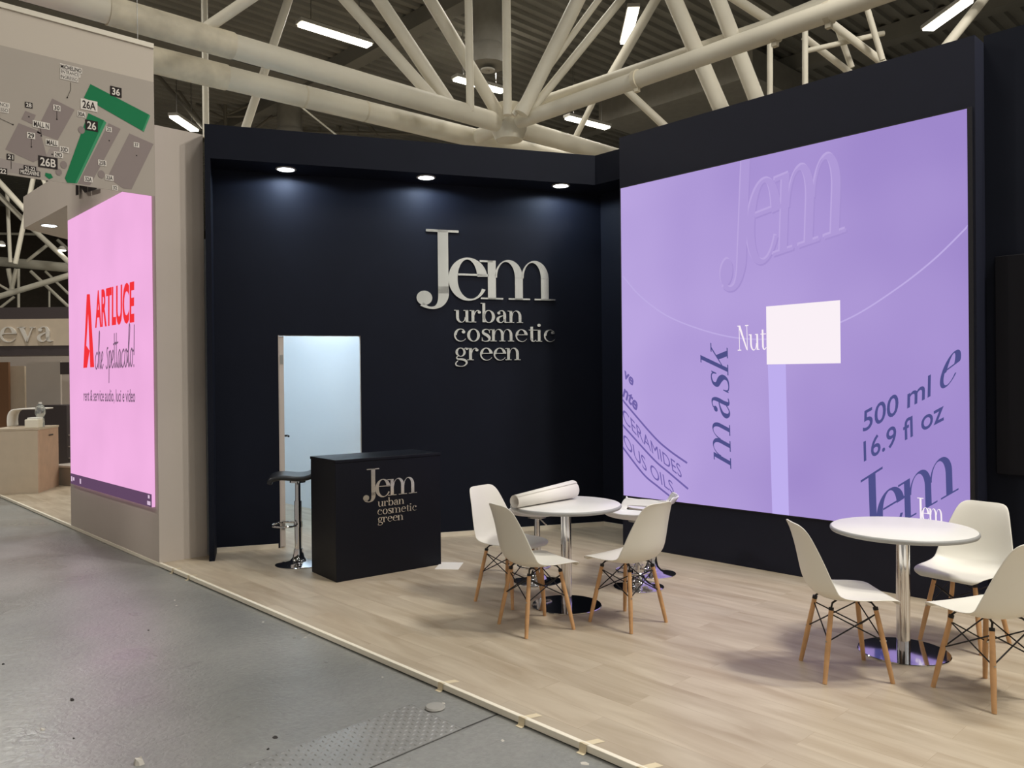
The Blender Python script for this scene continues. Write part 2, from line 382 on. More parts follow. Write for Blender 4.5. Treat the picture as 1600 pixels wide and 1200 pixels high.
def jem_word():
    out = list(glyph('J')[0])
    out += [ring((.705, .5, .465, .55), (.69, .5, .235, .55-.05), 8, 180), ring((.705, .5, .465, .55), (.76, .5, .305, .55-.05), 180, 332), rect(.47, .59, 1.2, .64)]
    st = .193
    out += [rect(1.173, 0, 1.173+st, 1), rect(.98, .95, 1.3, 1), arch(1.34, 2.023, st), rect(2.023-st, 0, 2.023, .57), arch(1.99, 2.667, st), rect(2.667-st, 0, 2.667, .57),
            rect(1.0, 0, 1.54, .04), rect(1.67, 0, 2.2, .04), rect(2.31, 0, 2.84, .04)]
    return out
TAG = (('urban', .367, 2.02, -.6), ('cosmetic', .357, 2.81, -1.083), ('green', .377, 1.95, -1.567))

def emboss(mb, ps, f, t0, t1, mi=0):
    """ps: 2D pieces; f(x, y, h) gives the 3D point at height h off the surface."""
    for p in ps:
        if p[0] == 'poly':
            l = p[1]; n = len(l)
            vs = [f(a, b, t1) for a, b in l] + [f(a, b, t0) for a, b in l]
            mb.add(vs, [list(range(n))] + [(i, n+i, n+(i+1) % n, (i+1) % n) for i in range(n)], mi)
        else:
            A, B = p[1], p[2]; n = len(A)
            vs = [f(a, b, t1) for a, b in A] + [f(a, b, t1) for a, b in B] + [f(a, b, t0) for a, b in A] + [f(a, b, t0) for a, b in B]
            fs = [(i, i+1, n+i+1, n+i) for i in range(n-1)] + [(i, 2*n+i, 2*n+i+1, i+1) for i in range(n-1)] + [(n+i, n+i+1, 3*n+i+1, 3*n+i) for i in range(n-1)]
            fs += [(0, n, 3*n, 2*n), (n-1, 3*n-1, 4*n-1, 2*n-1)]
            mb.add(vs, fs, mi)
    return mb
_tc = {}
def text2d(txt, bold=0, shear=0):
    """plain sans lettering: triangles in a box where cap height = 1"""
    k = (txt, bold, shear)
    if k in _tc: return _tc[k]
    c = bpy.data.curves.new('lettering', 'FONT'); c.body = txt; c.size = 1; c.offset = bold; c.shear = shear; c.resolution_u = 4
    o = bpy.data.objects.new('lettering', c); COL.objects.link(o)
    dg = bpy.context.evaluated_depsgraph_get(); dg.update()
    me = bpy.data.meshes.new_from_object(o.evaluated_get(dg))
    vs = [(v.co.x, v.co.y) for v in me.vertices]; fs = [list(p.vertices) for p in me.polygons]
    bpy.data.objects.remove(o); bpy.data.curves.remove(c); bpy.data.meshes.remove(me)
    x0 = min(v[0] for v in vs); x1 = max(v[0] for v in vs); s = 1/.685
    _tc[k] = ([((a-x0)/(x1-x0), b*s) for a, b in vs], fs, (x1-x0)*s)
    return _tc[k]
def flat_text(mb, txt, f, mi=0, bold=0, shear=0):
    """f(u, v): u 0..1 along the word, v 0..1 baseline to cap height"""
    vs, fs, _ = text2d(txt, bold, shear)
    return mb.add([f(a, b) for a, b in vs], fs, mi)
def affine(O, X, Y): return lambda u, v: O + (X-O)*u + (Y-O)*v

# ================================================================== SETTING
Y_EDGE, Z_HALL = 2.674, -.035
Y_LED, Y_REAR = 6.18, 6.89
# hall floor
mb = MB(); mb.add([(-45, -25, Z_HALL), (20, -25, Z_HALL), (20, 40, Z_HALL), (-45, 40, Z_HALL)], [(0, 1, 2, 3)])
struct(mb.build('floor', M['concrete']))
# raised booth floor
mb = MB(); mb.box((-22, Y_EDGE+.02, Z_HALL), (4, 12, 0)); struct(mb.build('floor_platform', M['oak']))
mb = MB(); mb.box((-22, Y_EDGE-.004, Z_HALL+.006), (4, Y_EDGE+.022, .004)); struct(mb.build('trim_1', M['trim'], bevel=.003))

# Jem wall frame: s along the wall, o off the wall (negative towards the aisle)
JA = Vector((-7.559, 3.25, 0)); JD = Vector((.4370, .8994, 0)).normalized(); JN = Vector((-JD.y, JD.x, 0))
JM = Matrix.Identity(4)
for i in range(3): JM[i][0] = JD[i]; JM[i][1] = JN[i]; JM[i][2] = (0, 0, 1)[i]; JM[i][3] = JA[i]
def jp(s, o, z=0): return JA + JD*s + JN*o + Vector((0, 0, z))
DS0, DS1, DH = .578, 1.380, 2.098
mb = MB()
mb.box((-.06, 0, 0), (DS0, .07, 4.0), JM); mb.box((DS1, 0, 0), (4.05, .07, 4.0), JM); mb.box((DS0, 0, DH), (DS1, .07, 4.0), JM)
mb.box((-.06, -.40, 0), (-.012, 0, 3.69), JM)          # side fin
struct(mb.build('wall_back', M['navy']))
# storeroom white lining of that wall
mb = MB(); mb.box((0, .07, 0), (DS0, .075, 3.0), JM); mb.box((DS1, .07, 0), (2.2, .075, 3.0), JM)
# header box with soffit, running round to the screen housing
mb2 = MB(); P = [jp(-.06, -.40), Vector((-5.530, 6.497, 0)), Vector((-4.93, 6.497, 0)), Vector((-4.93, Y_REAR, 0)), Vector((-5.79, Y_REAR, 0)), jp(-.06, 0)]
mb2.prism([(p.x, p.y) for p in P], 3.69, 4.0)
struct(mb2.build('trim_2', M['navy']))
# skirting boards
mb2 = MB(); mb2.box((-.012, -.012, 0), (DS0-.02, 0, .045), JM); mb2.box((DS1+.02, -.012, 0), (4.05, 0, .045), JM); struct(mb2.build('baseboard_back', M['base']))
mb2 = MB(); mb2.box((-5.80, Y_REAR-.012, 0), (-4.96, Y_REAR, .045)); struct(mb2.build('baseboard_rear', M['base']))
# rear wall (parallel to the aisle), seen left and right of the screen housing
mb2 = MB(); mb2.box((-5.80, Y_REAR, 0), (-1.85, Y_REAR+.08, 4.0)); struct(mb2.build('wall_rear', M['navy']))
Y_SIDE = 6.40
mb2 = MB(); mb2.box((-1.815, Y_SIDE, 0), (2.2, Y_SIDE+.08, 4.05)); struct(mb2.build('wall_right', M['navy']))
# unseen pale walls across the aisle and at its end, added as reflectors
mb2 = MB()
for y0, y1, h_ in ((-6, 1.2, 6.1), (1.5, 3.6, 6.5), (4.1, 5.3, 5.4), (5.6, 11, 6.4)): mb2.box((8.0, y0, Z_HALL), (8.1, y1, h_))
struct(mb2.build('wall_end_reflector', M['store_white']))
mb2 = MB(); mb2.box((-16, -5.1, Z_HALL), (8.0, -5.0, 3.6)); struct(mb2.build('wall_front_reflector', M['white_paint']))
# screen housing
mb2 = MB(); mb2.box((-4.965, Y_LED+.02, 0), (-1.815, Y_REAR, 4.0)); struct(mb2.build('wall_right', M['navy_felt']))
# storeroom walls
mb.box((-10.3, 5.23, 0), (-6.62, 5.29, 3.0)); mb.box((-10.3, 3.12, 0), (-10.24, 5.23, 3.0)); mb.box((-10.24, 3.12, 0), (-7.52, 3.16, 3.0))
struct(mb.build('wall_storeroom', M['store_white']))
# white block that carries the pink screen
mb2 = MB(); mb2.box((-10.262, Y_EDGE, Z_HALL), (-7.49, 3.115, 3.98)); struct(mb2.build('wall_left', M['white_paint']))

# door
d1 = bpy.data.objects.new('door_1', None); COL.objects.link(d1); struct(d1)
d1.location = jp(DS0+.050, .02); d1.rotation_euler = (0, 0, math.atan2(JN.y, JN.x)+R(2.0))
MB().box((0, 0, .008), (.78, .042, DH-.01)).build('door_leaf', M['white_paint'], d1)
# leaf lies to the left of the hinge line; handle on the side facing the opening
hh = MB(); hh.tube((.715, .0, 1.06), (.715, -.083, 1.06), .011); hh.tube((.724, -.08, 1.06), (.60, -.08, 1.06), .011); hh.tube((.715, 0, 1.06), (.715, -.008, 1.06), .025, n=18)
hh.build('door_handle', M['black_wire'], d1, True)
hl = MB(); hl.tube((.715, 0, .97), (.715, -.012, .97), .016, n=16); hl.build('lock_cylinder', M['steel_sat'], d1, True)
for z in (.22, 1.86): MB().box((-.004, .008, z-.045), (.0, .034, z+.045)).build('hinge', M['steel_sat'], d1)
mb2 = MB(); mb2.box((DS0-.002, -.004, 0), (DS0+.006, .075, DH), JM); mb2.box((DS1-.003, .004, 0), (DS1+.001, .075, DH), JM); mb2.box((DS0, .004, DH-.003), (DS1, .075, DH+.001), JM)
struct(mb2.build('trim_3', M['white_paint']))

# hall shell
mb2 = MB(); mb2.box((-45, 34, Z_HALL), (20, 34.2, 10)); struct(mb2.build('wall_far', M['hall']))
mb2 = MB(); mb2.box((-40, -25, Z_HALL), (-39.8, 34, 10)); struct(mb2.build('wall_hall', M['hall']))
# corrugated roof
mb2 = MB(); xs = []; x = -40; k = 0; vs = []; fs = []
while x < 18:
    for dx, dz in ((0, 0), (.12, 0), (.15, .07), (.27, .07)): xs.append((x+dx, 9.3+dz))
    x += .30
for x, z in xs: vs += [(x, -20, z), (x, 34, z)]
for i in range(len(xs)-1): fs.append((2*i, 2*i+2, 2*i+3, 2*i+1))
mb2.add(vs, fs); struct(mb2.build('ceiling', M['roof']))
mb2 = MB()
for y in (-6, 2, 10, 18, 26): mb2.box((-40, y, 8.95), (18, y+.35, 9.3))
for x in (-28, -18, -8, 2): mb2.box((x, -20, 9.05), (x+.3, 34, 9.3))
struct(mb2.build('trim_4', M['roof']))

# ================================================================== SCREENS
def pl_led(px, py, h=0): p = on_plane(px, py, (0, 1, 0), Y_LED); return Vector((p.x, Y_LED-.002-h, p.z))
LX0, LX1, LZ0, LZ1 = -4.937, -1.862, .494, 3.494
def led_mat():
    mt = bpy.data.materials.new('lavender_screen'); mt.use_nodes = True; nt = mt.node_tree; nt.nodes.clear(); N = nt.nodes.new; L = nt.links.new
    e = N('ShaderNodeEmission'); o = N('ShaderNodeOutputMaterial'); L(e.outputs[0], o.inputs[0])
    tc = N('ShaderNodeTexCoord'); sp = N('ShaderNodeSeparateXYZ'); L(tc.outputs['Object'], sp.inputs[0])
    # picture content: soft cloudy lavender, a little paler to the left
    n = N('ShaderNodeTexNoise'); n.inputs['Scale'].default_value = .9; n.inputs['Detail'].default_value = 1.5; L(tc.outputs['Object'], n.inputs['Vector'])
    mr = N('ShaderNodeMapRange'); mr.inputs[1].default_value = 0; mr.inputs[2].default_value = 3.1; mr.inputs[3].default_value = .2; mr.inputs[4].default_value = .8; L(sp.outputs[0], mr.inputs[0])
    ad = N('ShaderNodeMath'); ad.operation = 'ADD'; L(mr.outputs[0], ad.inputs[0])
    mm = N('ShaderNodeMath'); mm.operation = 'MULTIPLY_ADD'; mm.inputs[1].default_value = .8; mm.inputs[2].default_value = -.4; L(n.outputs[0], mm.inputs[0]); L(mm.outputs[0], ad.inputs[1])
    rp = N('ShaderNodeValToRGB'); el = rp.color_ramp.elements
    el[0].position = .15; el[0].color = srgb(186, 165, 224); el[1].position = .85; el[1].color = srgb(158, 136, 203)
    L(ad.outputs[0], rp.inputs[0]); L(rp.outputs[0], e.inputs[0]); e.inputs[1].default_value = 1.0
    return mt
M['led'] = led_mat()
M['led_white'] = emit('screen_white', srgb(250, 240, 246), 1.0)
M['led_dark'] = emit('screen_slate_ink', srgb(78, 80, 136), 1.0)
M['led_soft'] = emit('screen_soft_ink', srgb(112, 98, 166), 1.0)
M['led_pale'] = emit('screen_pale_stripe', srgb(190, 174, 238), 1.0)
M['led_relief'] = emit('screen_relief_light', srgb(186, 166, 222), 1.0)
M['led_relief_dark'] = emit('screen_relief_shade', srgb(164, 143, 206), 1.0)
M['led_line'] = emit('screen_thin_line', srgb(190, 172, 228), 1.0)
M['bezel'] = principled('black_screen_frame', srgb(22, 22, 28), .5)
led = thing('led_screen', 'large lavender video wall showing a cosmetic jar, on the dark wall behind the tables', 'screen', (LX0, Y_LED, LZ0))
LO = Vector((LX0, Y_LED, LZ0))
def led_part(name, mb, mat, label=None):
    mb.v = [tuple(Vector(v)-LO) for v in mb.v]; o = mb.build(name, mat, led)
    if label: o['label'] = label
    return o
MB_ = MB(); MB_.box((LX0, Y_LED, LZ0), (LX1, Y_LED+.02, LZ1)); led_part('display', MB_, M['led'])
MB_ = MB(); MB_.box((LX1, Y_LED+.004, LZ0-.01), (LX1+.03, Y_LED+.02, LZ1+.01)); MB_.box((LX0-.012, Y_LED+.004, LZ0-.01), (LX0, Y_LED+.02, LZ1+.01)); MB_.box((LX0, Y_LED+.004, LZ1), (LX1, Y_LED+.02, LZ1+.01)); MB_.box((LX0, Y_LED+.004, LZ0-.01), (LX1, Y_LED+.02, LZ0)); led_part('frame', MB_, M['bezel'])
def led_affine(O, X, Y, h=.001):
    o, x, y = pl_led(*O), pl_led(*X), pl_led(*Y)
    return lambda u, v, t=0: o + (x-o)*u + (y-o)*v + Vector((0, -h-t, 0))
def clip_z(p):                      # picture content ends at the display's edge
    return Vector((min(max(p.x, LX0), LX1), p.y, min(max(p.z, LZ0), LZ1)))
def led_glyphs(name, ps, f, mat, label=None):
    mb = MB(); emboss(mb, ps, lambda a, b, t: clip_z(f(a, b, t)), 0, .0006); return led_part(name, mb, mat, label)
def led_text(name, items, mat, label=None):
    mb = MB()
    for txt, f, bold, shear in items: flat_text(mb, txt, lambda u, v: clip_z(f(u, v)), bold=bold, shear=shear)
    return led_part(name, mb, mat, label)
def ribbon(mb, pts, wd, h=.001):
    q = [pl_led(*p) for p in pts]; q = catmull([(a.x, a.z, wd) for a in q], 8); st = stroke(q, 1)
    emboss(mb, [st], lambda a, b, t: clip_z(Vector((a, Y_LED-.002-h-t, b))), 0, .0004)
# jar outline, thin pale curve
mb = MB(); ribbon(mb, [(974, 432), (1000, 462), (1040, 492), (1090, 513), (1145, 527), (1200, 530), (1260, 522), (1330, 496), (1400, 452), (1460, 405), (1514, 352)], .012); led_part('outline_curve', mb, M['led_line'])
# relief lettering at the top
fe = led_affine((1152, 419), (1322, 361), (1158, 214)); u3 = 1/2.84
sc_ = lambda ps, dx=0, dy=0: xform(ps, lambda a, b: ((a+dx)*u3, (b+dy)/1.73))
jw = jem_word()
led_glyphs('relief_shadow', sc_(jw, .035, -.03), led_affine((1152, 419), (1322, 361), (1158, 214), .0008), M['led_relief_dark'])
led_glyphs('relief_highlight', sc_(jw, -.03, .02), led_affine((1152, 419), (1322, 361), (1158, 214), .0016), M['led_relief'])
M['led_mid'] = emit('screen_relief_face', srgb(174, 153, 214), 1.0)
led_glyphs('relief_lettering', sc_(jw, .008, -.008), led_affine((1152, 419), (1322, 361), (1158, 214), .0024), M['led_mid'])
# vertical italic word
ws = word('mask', .17, .2); ws = xform(ws, lambda a, b: (a+.28*b, b)); a0, a1, _, _ = bounds(ws)
led_glyphs('vertical_lettering', xform(ws, lambda a, b: ((a-a0)/(a1-a0), b)), led_affine((1143, 733), (1137, 537), (1116, 728)), M['led_dark'])
# stripe, white rectangle, cut-off word
mb = MB(); q = [pl_led(*p, .0012) for p in ((1200, 570), (1228, 569), (1233, 806), (1207, 803))]; mb.add([clip_z(p) for p in q], [(0, 1, 2, 3)]); led_part('pale_stripe', mb, M['led_pale'], 'pale lilac vertical stripe below the white rectangle')
mb = MB(); q = [pl_led(*p, .0026) for p in ((1197.5, 479), (1313, 469), (1314, 567.5), (1198.5, 569.5))]; mb.add(q, [(0, 1, 2, 3)]); led_part('white_rectangle', mb, M['led_white'], 'blank white rectangle in the middle of the screen')
ws = word('Nut', .17, .1); a0, a1, _, _ = bounds(ws)
led_glyphs('white_lettering', xform(ws, lambda a, b: ((a-a0)/(a1-a0), b/1.6)), led_affine((1153, 548), (1198, 546), (1152, 509)), M['led_white'])
# curved small print bottom left
r1 = [(972, 624), (1020, 680), (1045, 703), (1074, 723.5)]; r2 = [(972, 663), (1020, 716), (1045, 738), (1075.5, 764)]; r3 = [(972, 697), (1005, 740), (1028, 760), (1052, 779)]
mb = MB()
for r_ in (r1, r2, r3): ribbon(mb, r_, .018)
led_part('ruled_lines', mb, M['led_soft'])
def y_on(r, x):
    c_ = catmull(r, 10)
    for p, q in zip(c_, c_[1:]):
        if x <= q[0]: return p[1]+(q[1]-p[1])*(x-p[0])/max(q[0]-p[0], 1e-6)
    p, q = c_[-2], c_[-1]; return q[1]+(q[1]-p[1])*(x-q[0])/(q[0]-p[0])
def between(ra, rb, x0, x1):
    def f(u, v):
        x = x0+(x1-x0)*u; a = y_on(ra, x); b = y_on(rb, x); t = .22+v*.56
        return pl_led(x-3*v, b+(a-b)*t, .001)
    return f
led_text('small_print', [('CERAMIDES', between(r1, r2, 975, 1066), 0, 0), ('OUS OILS', between(r2, r3, 976, 1054), 0, 0),
    ('ve', led_affine((974, 588), (989, 603), (977, 574)), .03, 0), ('nte', led_affine((973, 618), (995, 642), (977, 602)), .03, 0)], M['led_soft'])
# volume text right
led_text('volume_lettering', [('500 ml', led_affine((1348.5, 675), (1457, 617), (1346.5, 645)), .01, .1), ('16.9 fl oz', led_affine((1350, 721), (1477, 655), (1347, 692)), .01, .1)], M['led_dark'])
ws = xform(word('e', .27), lambda a, b: (a/.92, b/1.03))
led_glyphs('estimated_mark', ws, led_affine((1464, 614), (1494, 592), (1477, 560)), M['led_dark'])
led_glyphs('dark_wordmark', xform(jw, lambda a, b: (a*u3, b/1.73)), led_affine((1360, 845), (1498, 765), (1357, 743)), M['led_dark'])
led_glyphs('white_wordmark', xform(jw, lambda a, b: (a*u3, b/1.73)), led_affine((1438, 814), (1475, 818), (1437, 777.5), .0022), M['led_white'])

# pink screen on the white block
def pl_pink(px, py, h=0): p = on_plane(px, py, (0, 1, 0), Y_EDGE-.03); return Vector((p.x, Y_EDGE-.034-h, p.z))
PX0, PX1, PZ0, PZ1 = -10.13, -7.575, .503, 3.508
pink = thing('led_screen', 'tall pink advertising screen on the side of the white block', 'screen', (PX0, Y_EDGE, PZ0))
PO = Vector((PX0, Y_EDGE, PZ0))
def pink_part(name, mb, mat, label=None):
    mb.v = [tuple(Vector(v)-PO) for v in mb.v]; o = mb.build(name, mat, pink)
    if label: o['label'] = label
    return o
M['pink'] = emit('pink_screen', srgb(240, 176, 224), 1.0, .04, 1.2)
M['pink_red'] = emit('screen_red', srgb(244, 52, 58), 1.0)
M['pink_grey'] = emit('screen_grey_ink', srgb(122, 92, 118), 1.0)
M['pink_bar'] = emit('screen_dark_bar', srgb(98, 72, 100), 1.0)
M['pink_icon'] = emit('screen_bar_icons', srgb(216, 190, 214), 1.0)
mb = MB(); mb.box((PX0, Y_EDGE-.032, PZ0), (PX1, Y_EDGE-.003, PZ1)); pink_part('display', mb, M['pink'])
def pk_aff(O, X, Y, h=.001):
    o, x, y = pl_pink(*O), pl_pink(*X), pl_pink(*Y)
    return lambda u, v, t=0: o + (x-o)*u + (y-o)*v + Vector((0, -h-t, 0))
mb = MB(); mb.box((PX0, Y_EDGE-.0345, PZ0), (PX1, Y_EDGE-.032, PZ0+.118)); pink_part('task_bar', mb, M['pink_bar'], 'dark purple bar along the bottom of the pink screen')
for x0, x1, z0, z1 in ((.03, .07, .03, .085), (.10, .15, .045, .08), (.36, .40, .03, .085), (2.47, 2.51, .075, .105), (2.45, 2.53, .015, .05)):
    mb = MB(); mb.box((PX0+x0, Y_EDGE-.0365, PZ0+z0), (PX0+x1, Y_EDGE-.0345, PZ0+z1)); pink_part('bar_icon', mb, M['pink_icon'])
zx = lambda x, y: (100+x/5, 420+y/5)
mb = MB()
for poly in (((182, 200), (196, 198), (198, 270), (178, 600), (204, 640), (184, 772), (155, 775)), ((187, 199), (206, 198), (240, 768), (209, 770))):
    mb.add([pl_pink(*zx(*p), .001) for p in poly], [list(range(len(poly)))])
pink_part('red_emblem', mb, M['pink_red'])
mb = MB(); flat_text(mb, 'ARTLUCE', pk_aff(zx(247, 449), zx(553, 402), zx(247, 188)), bold=.035); pink_part('red_lettering', mb, M['pink_red'])
mb = MB(); flat_text(mb, 'rent & service audio, luci e video', pk_aff(zx(157, 1030), zx(560, 1040), zx(157, 945)), bold=.012); pink_part('grey_lettering', mb, M['pink_grey'])
# handwriting: pen strokes, x-height 1
SCR = {'c': ([[(.5, .85), (.38, 1), (.12, .75), (.05, .3), (.2, 0), (.42, .1), (.6, .4)]], .52),
 'h': ([[(0, .1), (.25, 1.2), (.38, 2.1), (.28, 2.2), (.18, 1.4), (.1, 0)], [(.12, .35), (.28, .9), (.42, .95), (.4, .4), (.46, 0), (.65, .3)]], .58),
 'e': ([[(0, .3), (.3, .55), (.42, .85), (.3, 1), (.12, .7), (.1, .2), (.26, 0), (.5, .25)]], .46),
 's': ([[(.45, 1.15), (.3, 1.2), (.2, .95), (.38, .5), (.34, .1), (.15, -.02), (.02, .15)]], .5),
 'p': ([[(.12, 1.0), (.1, 0), (.08, -.9)], [(.11, .55), (.28, 1), (.45, .8), (.42, .25), (.24, .02), (.12, .2)]], .5),
 't': ([[(.1, 2), (.12, .4), (.24, 0), (.42, .3)], [(-.1, 1.35), (.42, 1.45)]], .36),
 'a': ([[(.45, .85), (.28, 1), (.08, .6), (.12, .05), (.3, .1), (.46, .9), (.44, .2), (.55, 0), (.68, .3)]], .6),
 'o': ([[(.3, 1), (.1, .75), (.08, .2), (.25, 0), (.42, .3), (.42, .8), (.3, 1), (.5, .85), (.65, .9)]], .52),
 'l': ([[(0, .2), (.3, 1.4), (.4, 2.2), (.28, 2.3), (.16, 1.2), (.16, .2), (.28, 0), (.46, .3)]], .4),
 '!': ([[(.2, 2.3), (.14, .6)], [(.12, .1), (.13, -.05)]], .3), ' ': ([], .5)}
ps = []; x = 0
for ch in 'che spettacolo!':
    st_, adv = SCR[ch]
    for pts in st_: ps.append(stroke([(x+a, b, .105) for a, b in pts], 5))
    x += adv
a0, a1, _, _ = bounds(ps); ps = xform(ps, lambda a, b: ((a-a0)/(a1-a0), b))
fscr = pk_aff(zx(247, 782), zx(556, 760), zx(247, 655)); mb = MB(); emboss(mb, ps, lambda a, b, t: fscr(a, b, t), 0, .0005); pink_part('script_lettering', mb, M['pink_grey'])
# dark lettering on the block above the pink screen
fne = pk_aff((119, 304), (152, 294), (119, 280)); mb = MB(); flat_text(mb, 'NE', fne, bold=.05)
tag(mb.build('wall_lettering', M['map_black']), 'dark letters on the white block, half hidden under the hanging map banner', 'lettering')

# ================================================================== LOGOS
def logo(parent, f, thick, mat):
    """f(x, y, h): logo units to local coordinates"""
    mb = MB(); emboss(mb, jem_word(), f, 0, thick); mb.build('wordmark', mat, parent)
    for t, x0, x1, y in TAG:
        mb = MB(); emboss(mb, fit_width(word(t, .2, .1), x0, x1, y, .31), f, 0, thick); mb.build('tagline_word', mat, parent)
SX, SZ = .461, .414
ls = thing('wall_sign', 'large silver metal logo letters on the dark wall right of the doorway', 'sign', jp(2.063+.267*SX, 0, 2.497), math.atan2(JD.y, JD.x))
logo(ls, lambda x, y, t: Vector((x*SX, -.001-t, y*SZ)), .014, M['steel'])

# ================================================================== COUNTER AND THINGS BY THE DOOR
CFL = Vector((-5.697, 3.422, 0)); ang = math.atan2(4.434-3.421, -5.592+5.696)   # along the front
ct = thing('reception_counter', 'black reception counter with a silver logo, standing in front of the doorway', 'counter', CFL, ang)
W_, D_, H_ = 1.018, .49, .995
MB().box((.006, .006, 0), (W_-.006, D_, H_-.025)).build('body', M['counter'], ct, bevel=.003)
MB().box((0, 0, H_-.025), (W_, D_+.002, H_)).build('counter_top', M['counter'], ct, bevel=.003)
cM = Matrix.Translation(CFL) @ Matrix.Rotation(ang, 4, 'Z'); cMi = cM.inverted(); cn = cM.to_3x3() @ Vector((0, 1, 0))
def on_counter(px, py): return cMi @ on_plane(px, py, cn, cn.dot(CFL))
a_ = on_counter(573, 733); b_ = on_counter(651.5, 769.8)
kx = (b_.x-a_.x)/3.1; kz = (a_.z-b_.z)/1.73
logo(ct, lambda x, y, t: Vector((a_.x+(x+.267)*kx, .005-t, b_.z+y*kz)), .004, M['steel'])
ps_ = tag(MB().box((-.085, -.16, .0), (.12, .10, .004)).build('paper_sheet', M['paper']), 'white sheet of card on the floor at the right foot of the black counter', 'paper')
ps_.location = (-5.53, 4.45, 0.0); ps_.rotation_euler = (0, 0, R(40))

def pedestal(t, post_top, base_r=.2, ring_z=.24, post_r=.03):
    MB().lathe([(base_r, 0), (base_r, .006), (base_r-.012, .011), (.12, .020), (.075, .036), (.052, .065), (.042, .11), (.04, .14), (0.0, .14)], 48).build('base', M['chrome'], t, True)
    MB().tube((0, 0, .13), (0, 0, post_top-.18), .032, n=24).build('post', M['chrome'], t, True)
    MB().tube((0, 0, post_top-.2), (0, 0, post_top), .024, n=20).build('gas_lift', M['chrome'], t, True)
def foot_ring(t, z, fx=.2):
    mb = MB(); mb.tube((0, 0, z-.025), (0, 0, z+.025), .038, n=20)
    pts = [(.03, -.03, z)] + [(fx*.55+.12*math.cos(R(a)), .13*math.sin(R(a)), z) for a in range(-140, 141, 20)] + [(.03, .03, z)]
    mb.sweep(pts, .009, 8); mb.build('footrest', M['chrome'], t, True)
def saddle(w2, prof, th, lift=.0):
    """seat as a bent sheet: prof = (x, z) from front to back"""
    pr = catmull(prof, 5); mb = MB(); n = 10; vs = []
    for (x, z) in pr:
        for j in range(n+1):
            v = -1+2*j/n; vs.append((x, w2*v, z+lift*v*v))
    fs = [(i*(n+1)+j, i*(n+1)+j+1, (i+1)*(n+1)+j+1, (i+1)*(n+1)+j) for i in range(len(pr)-1) for j in range(n)]
    mb.add(vs, fs); return mb
def solid(o, th, sub=1):
    s = o.modifiers.new('s', 'SOLIDIFY'); s.thickness = th; s.offset = 0
    if sub: q = o.modifiers.new('q', 'SUBSURF'); q.levels = sub; q.render_levels = sub
    return o
bs = thing('bar_stool', 'bar stool with a black padded seat standing left of the black counter', 'bar stool', (-6.535, 3.545, 0), R(240))
pedestal(bs, .75, .205); foot_ring(bs, .36)
o = saddle(.21, [(.235, .745), (.215, .785), (.13, .80), (0, .785), (-.10, .795), (-.17, .835), (-.205, .885)], .03).build('seat', M['leatherette'], bs, True, angle=80); solid(o, .045)
mb = MB(); mb.tube((0, 0, .735), (0, 0, .765), .07, n=18); mb.tube((.0, .05, .745), (.0, .17, .73), .006); mb.build('seat_plate', M['chrome'], bs, True)

# ================================================================== TABLES, CHAIRS, STOOLS
def round_table(loc, label):
    t = thing('round_table', label, 'table', loc, 0, 'round tables of the booth')
    MB().lathe([(.0001, .705), (.385, .705), (.394, .708), (.40, .718), (.398, .728), (.39, .7335)], 96).build('edging', M['top_edge'], t, True, angle=60)
    MB().lathe([(.391, .733), (.388, .7352), (.0001, .7352)], 96).build('table_top', M['top'], t, True)
    MB().tube((0, 0, .012), (0, 0, .705), .038, n=32).build('column', M['chrome'], t, True)
    MB().lathe([(.252, 0), (.252, .006), (.248, .010), (.05, .017), (.0001, .017)], 72).build('base', M['chrome'], t, True)
    return t
T1 = Vector((-3.925, 4.25, 0)); T2 = Vector((-1.842, 4.912, 0))
round_table(T1, 'round white table with the paper roll on it, in front of the dark logo wall')
round_table(T2, 'bare round white table nearest the right edge, in front of the lavender screen')
# paper roll lying on the left table
def p_at(px, py, z): return on_z(px, py, z)
ra, rb = p_at(804, 784, .7352+.048), p_at(895, 769, .7352+.048)
rb.z = .7352+.070
d = rb-ra; d.z = 0; d.normalize(); roll = thing('paper_roll', 'rolled white paper lying on the left round table', 'paper roll', ra, math.atan2(d.y, d.x))
ln = (rb-ra).length; mb = MB(); n = 60; A = []; B = []
for i in range(n+1):
    t = 2*math.pi*2.2*i/n; r_ = .0365 + .0095*i/n
    A.append((0, r_*math.cos(t+1), r_*math.sin(t+1))); B.append((ln, r_*1.48*math.cos(t+1), .022+r_*1.48*math.sin(t+1)))
mb.add(A+B, [(i, i+1, n+1+i+1, n+1+i) for i in range(n)]); o = mb.build('sheet', M['paper'], roll, True, angle=80); solid(o, .0012, 0)

def chair_shell():
    prof = [(.225, .408, .150, 0), (.222, .425, .185, .002), (.195, .437, .205, .006), (.12, .436, .222, .014), (.0, .424, .230, .028), (-.10, .421, .232, .046), (-.165, .447, .230, .062),
            (-.203, .51, .224, .066), (-.224, .60, .206, .054), (-.243, .69, .182, .038), (-.263, .765, .160, .024), (-.275, .803, .141, .013), (-.283, .822, .115, .005), (-.286, .829, .08, .002)]
    p = catmull(prof, 3); n = 14; mb = MB(); vs = []
    for i, (x, z, hw, lf) in enumerate(p):
        dx = p[min(i+1, len(p)-1)][0]-p[max(i-1, 0)][0]; dz = p[min(i+1, len(p)-1)][1]-p[max(i-1, 0)][1]; q = math.hypot(dx, dz); nx, nz = dz/q, -dx/q
        for j in range(n+1):
            v = -1+2*j/n; k = lf*abs(v)**2.4
            vs.append((x+nx*k, hw*v, z+nz*k))
    fs = [(i*(n+1)+j, i*(n+1)+j+1, (i+1)*(n+1)+j+1, (i+1)*(n+1)+j) for i in range(len(p)-1) for j in range(n)]
    mb.add(vs, fs); return mb
